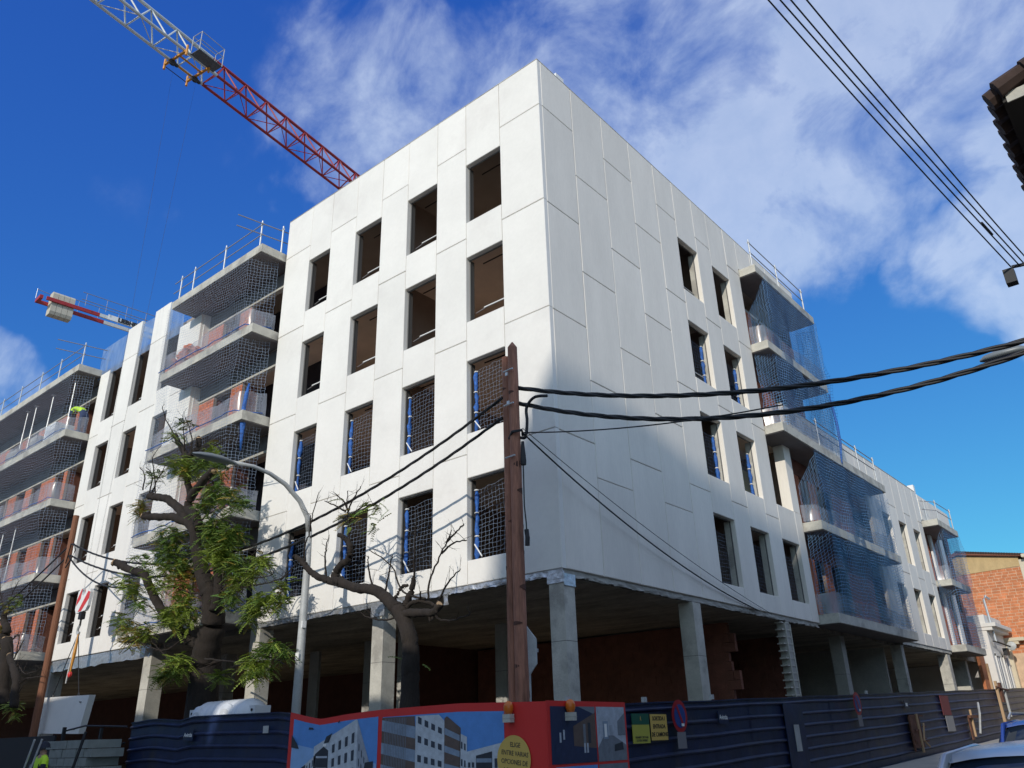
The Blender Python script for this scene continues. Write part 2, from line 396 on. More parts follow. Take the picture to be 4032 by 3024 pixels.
GEN = json.loads('''{"t1": [[[-11.21, -1.05, 3.25, 0.4], [-11.19, -1.13, 3.77, 0.369], [-10.93, -1.21, 4.25, 0.339], [-10.75, -1.29, 4.75, 0.308], [-10.71, -1.38, 5.15, 0.278], [-10.8, -1.46, 5.45, 0.247], [-11.03, -1.54, 5.82, 0.216], [-11.25, -1.62, 6.28, 0.186], [-11.39, -1.7, 6.73, 0.155]], [[-11.4, -1.7, 6.69, 0.155], [-11.55, -1.73, 7.17, 0.147], [-11.95, -1.76, 7.53, 0.139], [-12.34, -1.79, 7.89, 0.131], [-12.78, -1.81, 8.18, 0.124], [-13.27, -1.84, 8.45, 0.116], [-13.9, -1.87, 8.62, 0.108], [-14.27, -1.9, 8.71, 0.1]], [[-11.28, -1.75, 7.23, 0.145], [-11.48, -1.78, 7.54, 0.137], [-11.93, -1.8, 7.92, 0.13], [-11.83, -1.82, 8.23, 0.122], [-11.41, -1.85, 8.45, 0.115], [-10.94, -1.88, 8.65, 0.107], [-10.58, -1.9, 8.7, 0.1]], [[-11.85, -1.75, 7.47, 0.13], [-12.17, -1.84, 7.58, 0.122], [-12.6, -1.93, 7.75, 0.115], [-13.3, -2.01, 7.86, 0.108], [-13.99, -2.1, 8.0, 0.1]], [[-12.19, -1.6, 8.25, 0.1], [-12.64, -1.56, 8.85, 0.096], [-12.91, -1.52, 9.42, 0.092], [-13.26, -1.48, 9.96, 0.088], [-13.74, -1.44, 10.38, 0.084], [-14.23, -1.4, 10.81, 0.08]], [[-12.99, -1.5, 9.78, 0.09], [-12.59, -1.5, 9.87, 0.09], [-12.45, -1.5, 10.04, 0.09], [-12.48, -1.5, 10.25, 0.09]], [[-10.4, -1.5, 4.9, 0.13], [-10.37, -1.47, 5.4, 0.12], [-10.53, -1.43, 5.87, 0.11], [-10.74, -1.4, 6.34, 0.1]], [[-10.94, -1.35, 4.08, 0.14], [-11.47, -1.44, 4.2, 0.136], [-11.88, -1.52, 4.46, 0.132], [-12.43, -1.61, 4.83, 0.128], [-12.8, -1.69, 5.15, 0.124], [-13.21, -1.78, 5.54, 0.12], [-13.5, -1.86, 5.93, 0.116], [-13.77, -1.95, 6.28, 0.112], [-14.44, -2.03, 6.46, 0.108], [-15.06, -2.12, 6.73, 0.104], [-15.21, -2.2, 6.79, 0.1]]], "t1tw": [[[-10.72, -1.7, 5.33], [-11.35, -1.82, 5.46], [-12.03, -1.95, 5.69]], [[-9.93, -1.7, 5.32], [-9.07, -1.78, 5.44], [-7.52, -1.87, 5.34], [-7.15, -1.95, 5.39]], [[-9.74, -1.7, 5.33], [-8.31, -1.78, 5.22], [-7.17, -1.87, 5.19], [-6.39, -1.95, 5.26]], [[-9.99, -1.7, 5.24], [-9.34, -1.78, 5.29], [-8.65, -1.87, 5.1], [-8.39, -1.95, 5.13]], [[-13.61, -1.7, 10.57], [-14.11, -1.82, 11.19], [-14.27, -1.95, 11.67]], [[-12.85, -1.7, 9.88], [-12.8, -1.82, 10.36], [-12.8, -1.95, 11.01]], [[-12.4, -1.7, 9.77], [-12.35, -1.82, 10.24], [-12.68, -1.95, 10.92]], [[-12.08, -1.7, 9.74], [-11.05, -1.82, 9.66], [-10.04, -1.95, 9.63]], [[-11.97, -1.7, 9.66], [-10.6, -1.82, 9.54], [-9.41, -1.95, 9.49]], [[-14.28, -1.7, 8.78], [-14.42, -1.78, 9.44], [-14.53, -1.87, 9.98], [-14.25, -1.95, 10.11]], [[-14.71, -1.7, 8.87], [-14.49, -1.82, 9.45], [-14.7, -1.95, 9.73]], [[-14.56, -1.7, 8.89], [-14.14, -1.82, 9.11], [-13.39, -1.95, 9.54]], [[-15.21, -1.7, 9.16], [-14.99, -1.82, 9.56], [-15.15, -1.95, 9.84]], [[-11.26, -1.7, 4.29], [-12.29, -1.78, 4.02], [-13.58, -1.87, 4.38], [-13.55, -1.95, 4.38]], [[-11.93, -1.7, 3.71], [-12.4, -1.82, 4.05], [-12.67, -1.95, 4.3]], [[-11.25, -1.7, 7.46], [-10.63, -1.78, 7.54], [-10.02, -1.87, 7.25], [-9.2, -1.95, 6.93]], [[-8.96, -1.7, 3.36], [-8.18, -1.82, 3.41], [-7.43, -1.95, 3.6]], [[-10.2, -1.7, 3.66], [-9.14, -1.82, 3.52], [-7.98, -1.95, 3.39]], [[-7.8, -1.7, 3.55], [-7.01, -1.82, 3.41], [-6.37, -1.95, 3.24]], [[-8.76, -1.7, 5.39], [-8.38, -1.82, 5.92], [-7.8, -1.95, 6.07]], [[-7.42, -1.7, 5.25], [-7.08, -1.82, 5.09], [-6.68, -1.95, 4.88]]], "t1lf": [[-12.31, -1.8, 9.22, 0.45, 60, 1], [-13.08, -1.8, 9.5, 0.27, 24, 1], [-11.39, -1.8, 9.11, 0.26, 24, 0], [-10.38, -1.8, 8.75, 0.2, 16, 0], [-10.51, -1.8, 8.03, 0.42, 60, 0], [-9.64, -1.8, 7.7, 0.33, 40, 0], [-11.08, -1.8, 7.8, 0.25, 24, 0], [-9.01, -1.8, 7.44, 0.17, 14, 0], [-11.05, -1.8, 9.49, 0.28, 10, 1], [-13.47, -1.8, 10.54, 0.23, 12, 1], [-12.92, -1.8, 10.82, 0.17, 8, 0], [-14.94, -1.8, 8.61, 0.15, 16, 2], [-14.83, -1.8, 8.28, 0.12, 12, 2], [-12.66, -1.8, 7.16, 0.44, 60, 0], [-10.26, -1.8, 6.93, 0.44, 80, 0], [-9.41, -1.8, 6.61, 0.36, 60, 0], [-9.95, -1.8, 6.44, 0.38, 50, 1], [-14.37, -1.8, 9.38, 0.23, 10, 0], [-12.58, -1.8, 6.64, 0.46, 70, 0], [-11.8, -1.8, 6.2, 0.34, 40, 0], [-12.86, -1.8, 6.04, 0.46, 40, 1], [-11.7, -1.8, 5.84, 0.33, 30, 2], [-11.62, -1.8, 5.52, 0.37, 30, 1], [-10.19, -1.8, 6.35, 0.39, 60, 1], [-9.12, -1.8, 5.83, 0.31, 50, 0], [-8.85, -1.8, 5.39, 0.22, 30, 1], [-9.14, -1.8, 5.03, 0.33, 30, 0], [-7.86, -1.8, 5.75, 0.22, 28, 1], [-8.17, -1.8, 5.53, 0.18, 14, 1], [-7.69, -1.8, 4.76, 0.29, 50, 1], [-8.16, -1.8, 4.52, 0.23, 30, 1], [-7.04, -1.8, 4.77, 0.21, 20, 1], [-6.86, -1.8, 5.07, 0.15, 10, 1], [-14.56, -1.8, 5.89, 0.31, 36, 1], [-15.24, -1.8, 6.27, 0.22, 16, 1], [-11.45, -1.8, 4.88, 0.45, 100, 1], [-12.31, -1.8, 4.91, 0.24, 30, 1], [-14.0, -1.8, 4.54, 0.37, 50, 2], [-13.4, -1.8, 4.55, 0.25, 24, 1], [-14.78, -1.8, 4.95, 0.26, 26, 1], [-15.15, -1.8, 5.17, 0.14, 10, 1], [-11.37, -1.8, 3.55, 0.36, 50, 1], [-11.99, -1.8, 3.39, 0.26, 30, 1], [-9.75, -1.8, 6.13, 0.21, 30, 1], [-14.02, -1.8, 6.76, 0.31, 20, 0], [-13.83, -1.8, 5.43, 0.21, 12, 0], [-7.83, -1.8, 3.44, 0.21, 34, 1], [-7.71, -1.8, 3.18, 0.21, 34, 1], [-7.18, -1.8, 3.64, 0.22, 34, 0], [-6.66, -1.8, 3.49, 0.15, 14, 0], [-7.34, -1.8, 3.26, 0.15, 16, 1], [-9.28, -1.8, 3.14, 0.18, 14, 1]], "t2": [[[-2.66, -1.6, 2.26, 0.19], [-2.66, -1.6, 3.03, 0.177], [-2.71, -1.6, 3.49, 0.165], [-2.94, -1.6, 3.92, 0.153], [-3.14, -1.6, 4.13, 0.14]], [[-3.09, -1.6, 4.06, 0.135], [-3.44, -1.61, 4.36, 0.124], [-3.84, -1.62, 4.58, 0.113], [-4.48, -1.64, 4.71, 0.101], [-5.16, -1.65, 4.98, 0.09]], [[-4.66, -1.6, 4.77, 0.09], [-5.37, -1.63, 4.97, 0.083], [-5.81, -1.67, 5.14, 0.077], [-6.06, -1.7, 5.29, 0.07], [-6.23, -1.73, 5.45, 0.063], [-6.46, -1.77, 5.63, 0.057], [-6.57, -1.8, 5.7, 0.05]], [[-5.12, -1.65, 4.92, 0.095], [-5.16, -1.65, 5.12, 0.089], [-4.99, -1.65, 5.25, 0.082], [-4.73, -1.65, 5.35, 0.076], [-4.67, -1.65, 5.58, 0.069], [-4.75, -1.65, 5.75, 0.063], [-4.94, -1.65, 5.9, 0.056], [-5.13, -1.65, 5.98, 0.05]], [[-2.89, -1.6, 4.01, 0.09], [-2.8, -1.6, 4.22, 0.077], [-2.69, -1.6, 4.4, 0.063], [-2.62, -1.6, 4.69, 0.05]], [[-3.2, -1.6, 4.27, 0.05], [-3.14, -1.57, 4.43, 0.043], [-3.04, -1.53, 4.55, 0.037], [-2.9, -1.5, 4.57, 0.03]], [[-2.94, -1.6, 3.98, 0.09], [-2.38, -1.63, 3.95, 0.08], [-1.98, -1.67, 3.9, 0.07], [-1.77, -1.7, 4.03, 0.06]], [[-2.85, -1.6, 4.07, 0.05], [-2.65, -1.57, 4.19, 0.043], [-2.35, -1.53, 4.16, 0.037], [-2.11, -1.5, 4.06, 0.03]]], "t2tw": [[[-2.2, -1.6, 4.21], [-2.12, -1.64, 4.52], [-1.81, -1.68, 4.95], [-1.55, -1.71, 5.25], [-1.4, -1.75, 5.42]], [[-1.71, -1.6, 5.26], [-1.37, -1.68, 5.36], [-1.07, -1.75, 5.49]], [[-1.84, -1.6, 5.06], [-1.41, -1.68, 5.17], [-0.99, -1.75, 5.15]], [[-3.9, -1.6, 4.62], [-3.97, -1.68, 5.03], [-3.93, -1.75, 5.3]], [[-3.51, -1.6, 4.49], [-3.32, -1.67, 4.84], [-3.15, -1.75, 5.21]], [[-2.63, -1.6, 4.69], [-2.54, -1.68, 5.22], [-2.44, -1.75, 5.9]], [[-2.29, -1.6, 4.22], [-2.9, -1.65, 4.42], [-3.22, -1.7, 4.99], [-3.91, -1.75, 5.43]], [[-1.88, -1.6, 4.17], [-1.54, -1.68, 4.43], [-1.16, -1.75, 4.62]], [[-2.43, -1.6, 4.24], [-2.27, -1.75, 4.33]], [[-5.56, -1.6, 5.08], [-5.57, -1.65, 5.51], [-5.5, -1.7, 5.71], [-5.35, -1.75, 6.0]], [[-6.43, -1.6, 5.56], [-6.4, -1.64, 5.94], [-6.21, -1.68, 6.21], [-6.09, -1.71, 6.64], [-5.85, -1.75, 7.13]], [[-6.3, -1.6, 6.29], [-6.12, -1.75, 6.61]], [[-4.76, -1.6, 5.68], [-4.78, -1.65, 6.11], [-4.8, -1.7, 6.54], [-4.77, -1.75, 6.93]], [[-4.92, -1.6, 6.47], [-4.66, -1.68, 6.67], [-4.3, -1.75, 6.94]], [[-4.92, -1.6, 6.54], [-4.99, -1.67, 6.74], [-5.24, -1.75, 6.97]], [[-4.99, -1.6, 6.52], [-5.26, -1.68, 6.68], [-5.61, -1.75, 6.86]], [[-4.86, -1.6, 6.34], [-4.33, -1.68, 6.46], [-3.81, -1.75, 6.44]], [[-4.88, -1.6, 6.28], [-4.43, -1.68, 6.36], [-3.57, -1.75, 6.29]], [[-5.41, -1.6, 4.98], [-5.37, -1.75, 4.95]], [[-7.35, -1.6, 5.28], [-6.47, -1.75, 5.53]], [[-2.94, -1.6, 3.98], [-3.37, -1.65, 3.9], [-3.92, -1.7, 4.02], [-4.08, -1.75, 4.13]], [[-1.78, -1.6, 4.04], [-1.91, -1.65, 3.8], [-1.42, -1.7, 3.69], [-0.91, -1.75, 3.75]]], "t2lf": [[-4.73, -1.7, 6.29, 0.24, 14, 2], [-3.97, -1.7, 6.35, 0.21, 14, 1], [-4.29, -1.7, 6.3, 0.21, 10, 1], [-3.84, -1.7, 5.93, 0.17, 8, 1], [-3.72, -1.7, 6.43, 0.21, 12, 1], [-3.3, -1.7, 6.22, 0.08, 4, 0], [-3.69, -1.7, 5.85, 0.11, 5, 0], [-5.01, -1.7, 6.89, 0.22, 3, 1], [-2.74, -1.7, 3.06, 0.04, 3, 0], [-2.19, -1.7, 2.93, 0.04, 3, 0], [-4.39, -1.7, 6.11, 0.2, 8, 2]], "t3": [[[-23.56, -1.8, 4.51, 0.2], [-24.1, -1.8, 5.33, 0.18], [-23.96, -1.8, 5.58, 0.16], [-24.01, -1.8, 5.76, 0.14], [-24.46, -1.8, 6.03, 0.12], [-24.58, -1.8, 6.34, 0.1]], [[-22.81, -1.8, 3.03, 0.24], [-23.13, -1.8, 3.56, 0.225], [-23.31, -1.8, 4.23, 0.21], [-23.49, -1.8, 4.92, 0.195], [-23.81, -1.8, 5.34, 0.18]], [[-21.26, -2.0, 2.96, 0.15], [-21.46, -1.98, 3.47, 0.138], [-21.67, -1.96, 3.86, 0.126], [-22.14, -1.94, 4.23, 0.114], [-22.68, -1.92, 4.58, 0.102], [-22.89, -1.9, 4.73, 0.09]]], "t3tw": [[[-22.37, -1.9, 4.56], [-22.3, -1.9, 5.2], [-22.4, -1.9, 5.37]], [[-22.3, -1.9, 4.69], [-21.86, -1.9, 5.16]], [[-22.63, -1.9, 4.56], [-22.92, -1.9, 5.26], [-21.97, -1.9, 5.34]], [[-23.02, -1.9, 5.22], [-22.49, -1.9, 5.39], [-22.25, -1.9, 5.05]], [[-24.3, -1.9, 6.23], [-25.0, -1.9, 7.0], [-25.59, -1.9, 7.79]], [[-24.11, -1.9, 6.21], [-23.9, -1.9, 6.98], [-23.55, -1.9, 7.39]], [[-21.6, -1.9, 3.68], [-20.89, -1.9, 3.84], [-19.73, -1.9, 3.82]], [[-21.78, -1.9, 4.26], [-21.24, -1.9, 4.02], [-20.46, -1.9, 4.01], [-19.82, -1.9, 4.12]], [[-21.34, -1.9, 3.47], [-21.07, -1.9, 3.7]], [[-22.07, -1.9, 4.28], [-21.89, -1.9, 4.45], [-22.01, -1.9, 4.17]]], "t3lf": [[-23.4, -1.9, 6.71, 0.28, 8, 0], [-24.05, -1.9, 6.52, 0.23, 8, 2], [-24.27, -1.9, 5.78, 0.14, 10, 2], [-21.64, -1.9, 3.03, 0.19, 18, 1], [-21.33, -1.9, 2.72, 0.12, 6, 1], [-23.86, -1.9, 5.19, 0.14, 8, 2]], "c1": [[-20.03, -5.24, 31.5], [-22.53, 10.24, 31.5]], "c2": [[-19.13, -4.44, 31.5], [-21.44, 10.13, 31.5]], "c3": [[-19.58, -3.63, 32.55], [-21.4, 10.46, 32.55]], "nodes1": [[-20.09, -4.73, 31.5], [-20.31, -3.46, 31.5], [-20.54, -2.18, 31.5], [-20.75, -0.86, 31.5], [-20.98, 0.53, 31.5], [-21.24, 2.14, 31.5], [-21.48, 3.65, 31.5], [-21.69, 5.12, 31.5], [-21.96, 6.72, 31.5], [-22.21, 8.26, 31.5], [-22.48, 9.78, 31.5]], "tr1": [-20.75, -1.39, 31.5], "tr2": [-19.42, -1.24, 31.5], "tr3": [-21.16, -0.26, 31.5], "tr4": [-19.78, -0.13, 31.5], "bsk": [-19.45, -0.49, 31.5], "gap": [-20.97, -1.19, 31.5], "hook-1.2": [-19.29, -1.2, 6.25, 404.0, 98.6], "hook-1.4": [-18.8, -1.4, 6.17, 407.3, 80.9], "hook-1.6": [-18.31, -1.6, 6.09, 410.6, 62.9], "hook-1.8": [-17.82, -1.8, 6.01, 414.0, 44.4], "k_e0": [-70.53, 9.86, 42.0], "k_e1": [-68.75, 10.02, 42.0], "k_w0": [-69.69, 11.93, 42.0], "k_b": [-69.24, 19.53, 42.0], "k_l0": [-69.2, 16.42, 42.0], "k_l1": [-68.82, 21.11, 42.0], "cab": {"a1": [0.18, -1.5, 8.11], "a2": [0.17, -1.5, 7.78], "a0": [0.29, -1.5, 7.11], "e1": [8.93, 0.42, 6.94], "e2": [8.89, 0.47, 6.82], "drop": [0.02, 9.08, 4.68], "wl": [[7.51, -5.06, 10.31], [7.63, -5.0, 10.28], [7.74, -4.94, 10.25], [7.91, -4.85, 10.19]], "wr": [[8.71, 1.3, 8.63], [8.84, 1.33, 8.59], [8.9, 1.32, 8.62], [8.95, 1.28, 8.7]]}, "cols": {"(111, 1510)": [-23.47, 0.0, 3.35], "(95, 1500)": [-24.22, 0.0, 3.55], "(300, 1500)": [-16.88, 0.0, 3.18], "(323, 1470)": [-16.32, 0.0, 3.56]}, "sky": {"(1500, 150)": [-0.275, 0.67, 0.689], "(1750, 180)": [-0.174, 0.738, 0.652], "(2000, 150)": [-0.069, 0.774, 0.629], "(1600, 380)": [-0.275, 0.758, 0.592], "(1780, 420)": [-0.202, 0.807, 0.555], "(1950, 350)": [-0.119, 0.818, 0.562], "(1440, 300)": [-0.331, 0.695, 0.638], "(2200, 600)": [-0.056, 0.902, 0.428], "(2060, 600)": [-0.112, 0.889, 0.445], "(880, 200)": [-0.543, 0.478, 0.69], "(760, 230)": [-0.594, 0.439, 0.674], "(860, 80)": [-0.52, 0.441, 0.731], "(950, 180)": [-0.512, 0.499, 0.699], "(700, 330)": [-0.64, 0.438, 0.632], "(30, 800)": [-0.894, 0.251, 0.37], "(240, 410)": [-0.785, 0.269, 0.558], "(400, 490)": [-0.766, 0.348, 0.541], "(2212, 300)": [-0.011, 0.839, 0.544]}, "tank": [[-9.7, -2.1, 2.28], [-6.96, -2.1, 2.26], [-8.52, -2.1, 2.6]], "fenceL": [[-11.67, -2.5, 2.3], [-9.36, -2.5, 2.25], [-7.79, -2.5, 2.26], [-6.7, -2.5, 2.25], [-5.4, -2.5, 2.22], [-5.3, -2.5, 2.02], [-4.12, -2.5, 2.01], [-3.28, -2.5, 2.08], [-2.33, -2.5, 2.12], [-0.38, -2.5, 2.14], [0.69, -2.5, 2.12], [1.35, -2.5, 2.08], [-5.0, -2.5, 1.88], [-5.05, -2.5, 1.18], [1.01, -2.5, 1.76], [0.72, -2.5, 1.57]], "fenceR": [[1.4, -2.5, 2.08], [1.4, -1.39, 2.09], [1.4, -0.29, 2.11], [1.4, -0.23, 1.92], [1.4, 0.46, 1.92], [1.4, 1.11, 1.92], [1.4, 1.02, 1.49], [1.4, 1.63, 2.16], [1.4, 1.88, 1.71], [1.4, 1.47, 1.36], [1.4, 13.34, 2.48], [1.4, 8.82, 2.33], [1.4, 21.73, 2.76], [1.4, 29.5, 3.0], [1.4, 14.0, 2.39], [1.4, 23.41, 1.71], [1.4, 9.38, 1.55]], "lamp": [[0.77, -2.55, 2.07], [0.78, -2.55, 1.9], [1.45, -2.08, 2.05], [1.45, -2.08, 1.88]], "worker": [[-24.73, -0.3, 14.58], [-24.33, -0.3, 13.63], [-11.16, -5.0, 1.45], [-11.52, -5.0, 1.75]]}''')
# ------------------------------------------------------------------ ground and streets
def gsheet(name, xs, ys, dz, m, kind='structure'):
    b = MB(); b.mats = [m]; nx, ny = len(xs), len(ys)
    b.v = [(x, y, grd(x, y) + dz) for x in xs for y in ys]
    b.f = [(i * ny + j, (i + 1) * ny + j, (i + 1) * ny + j + 1, i * ny + j + 1) for i in range(nx - 1) for j in range(ny - 1)]
    b.m = [0] * len(b.f); o = b.build(name); o['kind'] = kind; return o
gsheet('ground', [-900, -300, -100, -50, 0, 2.5, 20, 60, 300, 900], [-900, -300, -60, -10, -4.5, -2.5, 20, 60, 100, 300, 900], -.02, mat('dry_soil', (.30, .25, .18), .95, var=.2, vscale=1))
gsheet('street', [3.2, 9.0], [-20, -12, -2.5, 20, 70], .0, ASPH)
gsheet('cross_street', [-70, -30, 0, 3.2], [-19, -12, -5.2], .0, ASPH)
def curb(name, x0, x1, y0, y1):
    b = MB(); a = [(x0, y0), (x1, y0), (x1, y1), (x0, y1)]
    b.hexa([(x, y, grd(x, y) - .05) for x, y in a] + [(x, y, grd(x, y) + .13) for x, y in a], PAVE); o = b.build(name); o['kind'] = 'structure'; return o
curb('pavement', 1.5, 3.2, -2.5, 70); curb('pavement', -70, 3.2, -5.2, -2.6); curb('pavement', 9.0, 9.9, -5.8, 70)
# ------------------------------------------------------------------ the building
B0 = thing('apartment_building', 'white panelled corner apartment block under construction with open window holes', 'building', (-8, 8, 0))
def panel(f, u0, u1, z0, z1, m=None, g=.007, c=.013, th=.14):
    """one facade panel; f 'L' faces -Y (u = x), 'R' faces +X (u = y)"""
    m = m or PANEL; u0, u1 = min(u0, u1) + g, max(u0, u1) - g; z0 += g; z1 -= g
    b = MB(); b.mats = [m]
    pr = random.uniform(-.0025, .0025)
    ring = lambda e, d: [(u0 + e, d, z0 + e), (u1 - e, d, z0 + e), (u1 - e, d, z1 - e), (u0 + e, d, z1 - e)]
    pts = ring(c, pr) + ring(0, c + pr) + ring(0, th)
    b.v = [((u, d, z) if f == 'L' else (-d, u, z)) for u, d, z in pts]
    b.f = [(0, 1, 2, 3)] + [(4 + i, 4 + (i + 1) % 4, (i + 1) % 4, i) for i in range(4)] + [(8 + i, 8 + (i + 1) % 4, 4 + (i + 1) % 4, 4 + i) for i in range(4)] + [(11, 10, 9, 8)]
    if f == 'R': b.f = [tuple(q) for q in b.f]
    b.m = [0] * len(b.f)
    return b.build('facade_panel', B0)
def fb(b, f, u0, u1, d0, d1, z0, z1, m):
    """box by facade coords, d inward"""
    if f == 'L': b.box(u0, u1, d0, d1, z0, z1, m)
    else: b.box(-d0, -d1, u0, u1, z0, z1, m)
    return b
ROWT = [16.14, 13.13, 10.13, 7.13]; WH = 1.89
# left face, corner block
XB = [0, -1.38, -2.63, -3.76, -4.98, -6.14, -7.35, -8.62, -9.72, -11.08]
for i in range(9):
    a, c_ = XB[i], XB[i + 1]
    if i % 2 == 0:
        zz = [18.3, 16.75, 13.75, 10.72, 7.72, 4.7]
        for t, bt in zip(zz, zz[1:]): panel('L', c_, a, bt, t)
    else:
        zs = [18.3]
        for r in ROWT: zs += [r, r - WH]
        zs += [4.7]
        for k in range(0, len(zs), 2): panel('L', c_, a, zs[k + 1], zs[k])
WINL = [(XB[2], XB[1]), (XB[4], XB[3]), (XB[6], XB[5]), (XB[8], XB[7])]
# left face, second block
for a, c_, top in ((-20.42, -19.18, 18.3), (-22.78, -21.55, 18.3), (-24.8, -23.95, 16.75)):
    zz = [top] + [z for z in (16.75, 13.75, 10.72, 7.72, 4.7) if z < top - .1]
    for t, bt in zip(zz, zz[1:]): panel('L', a, c_, bt, t)
for a, c_ in ((-19.18, -18.05), (-21.55, -20.42), (-23.95, -22.78)):
    zs = [14.32, 13.2, 11.3, 10.15, 8.3, 7.16, 5.3, 4.7]
    for k in range(0, 8, 2): panel('L', a, c_, zs[k + 1], zs[k])
for t, bt in zip([16.7, 13.75, 10.72, 7.72, 5.05], [13.75, 10.72, 7.72, 5.05]): panel('L', -18.05, -16.42, bt, t, WHT2 if 'WHT2' in globals() else None)
# right face, corner block
YB = [.13, 1.48, 2.97, 4.43, 5.87, 7.06, 8.35, 9.39, 10.68, 11.68]
for i in range(9):
    a, c_ = YB[i], YB[i + 1]
    if i in (5, 7):
        zs = [18.3]
        for r in ROWT: zs += [r, r - WH]
        zs += [4.7]
        for k in range(0, len(zs), 2): panel('R', a, c_, zs[k + 1], zs[k], PANEL2)
    else:
        zz = [18.3, 16.77, 13.72, 10.7, 7.7, 4.7] if (i % 2 == 0 and i < 5) or i == 6 else [18.3, 15.3, 12.3, 9.3, 6.9, 4.7]
        if i == 8: zz = [18.3, 16.77, 13.75, 10.75, 7.75, 4.7]
        for t, bt in zip(zz, zz[1:]): panel('R', a, c_, bt, t, PANEL2)
panel('R', 11.68, 13.05, 7.13, 8.27, PANEL2); panel('R', 11.68, 13.05, 4.7, 5.25, PANEL2); panel('R', 13.05, 13.65, 4.7, 8.27, PANEL2)
b = MB(); b.box(-1.9, -1.75, 12.2, 14.6, 8.0, 10.2, mat('yellow_board', (.62, .55, .28), .9)); b.build('insulation_board', B0)
b = MB(); b.box(-.36, -.005, 13.05, 13.62, 8.27, 10.66, PANEL2); part(b.build('pier', B0))
for a, c_ in zip([11.68, 12.92, 14.3, 15.7], [12.92, 14.3, 15.7, 17.0]): panel('R', a, c_, 17.06, 18.3, PANEL2)
# right face, lower block
cols4 = [22.3, 23.35, 24.42, 25.68, 26.85, 27.95, 29.12, 29.85]
for i in range(7):
    a, c_ = cols4[i], cols4[i + 1]
    if i in (1, 3, 5):
        zs = [12.35, 10.18, 8.28, 7.16, 5.28, 4.75]
        for k in range(0, 6, 2): panel('R', a, c_, zs[k + 1], zs[k], PANEL2)
    else:
        for t, bt in zip([12.35, 10.75, 7.75, 4.75], [10.75, 7.75, 4.75]): panel('R', a, c_, bt, t, PANEL2)
for a, c_ in zip(np.linspace(13.65, 22.3, 7)[:-1], np.linspace(13.65, 22.3, 7)[1:]): panel('R', a, c_, 11.0, 12.35, PANEL2)
panel('R', 21.7, 22.3, 5.05, 10.6, PANEL2)
for a, c_ in ((30.1, 31.8), (31.8, 33.5), (33.5, 35.9)): panel('R', a, c_, 11.0, 12.3, PANEL2)
# corner cap strip, joint backing, roof edges
b = MB(); b.box(-.11, -.004, .11, .125, 4.7, 18.3, WHITE)
def backing(f, u0, u1, z0, z1, holes):
    b = MB(); us = sorted({u0, u1, *[h[0] for h in holes], *[h[1] for h in holes]})
    for a, c_ in zip(us, us[1:]):
        hs = sorted([(h[2], h[3]) for h in holes if h[0] <= a + 1e-4 and h[1] >= c_ - 1e-4]); z = z0
        for h0, h1 in hs + [(z1, z1)]:
            if h0 > z + .001: fb(b, f, a, c_, .142, .17, z, h0, GASKET)
            z = max(z, h1)
    return b.each('wall_backing', B0)
hl = [(a + .02, c_ - .02, r - WH + .02, r - .02) for a, c_ in WINL for r in ROWT]
backing('L', -11.06, -.12, 4.72, 18.28, hl)
h2 = [(a + .02, c_ - .02, z0, z1) for a, c_ in ((-19.18, -18.05), (-21.55, -20.42), (-23.95, -22.78)) for z0, z1 in ((5.32, 7.14), (8.32, 10.13), (11.32, 13.18), (14.34, 16.72))]
backing('L', -24.78, -16.44, 4.72, 16.72, h2)
backing('R', .13, 11.66, 4.72, 18.28, [(a + .02, c_ - .02, r - WH + .02, r - .02) for a, c_ in ((YB[5], YB[6]), (YB[7], YB[8])) for r in ROWT])
backing('R', 11.66, 13.6, 4.72, 8.2, [(11.7, 13.03, 5.27, 7.11)]); backing('R', 11.66, 16.95, 17.06, 18.25, [])
backing('R', 22.3, 29.83, 4.77, 12.3, [(a + .02, c_ - .02, z0, z1) for a, c_ in ((23.35, 24.42), (25.68, 26.85), (27.95, 29.12)) for z0, z1 in ((5.3, 7.14), (8.3, 10.16))])
backing('R', 13.7, 22.25, 11.0, 12.3, []); backing('R', 30.15, 35.85, 11.0, 12.25, [])
# inner reveal linings of the window holes (insulation edge seen inside)
b = MB()
for a, c_ in WINL + [(-19.18, -18.05), (-21.55, -20.42), (-23.95, -22.78)]:
    for r in ROWT:
        z1 = r if a > -15 else r + (.55 if r > 16 else .03); z0 = r - WH
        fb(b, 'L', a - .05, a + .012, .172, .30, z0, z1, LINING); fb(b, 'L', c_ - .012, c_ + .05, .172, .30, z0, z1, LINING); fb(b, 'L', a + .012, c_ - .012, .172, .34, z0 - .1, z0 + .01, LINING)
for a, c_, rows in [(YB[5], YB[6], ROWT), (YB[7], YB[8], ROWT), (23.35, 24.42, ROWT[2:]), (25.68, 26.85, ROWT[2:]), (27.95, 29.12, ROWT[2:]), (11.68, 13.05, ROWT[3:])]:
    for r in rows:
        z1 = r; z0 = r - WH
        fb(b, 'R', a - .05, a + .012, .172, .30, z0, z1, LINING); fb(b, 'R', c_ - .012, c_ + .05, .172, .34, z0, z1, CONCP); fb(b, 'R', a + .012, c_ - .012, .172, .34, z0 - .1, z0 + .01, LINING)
b.each('window_lining', B0)
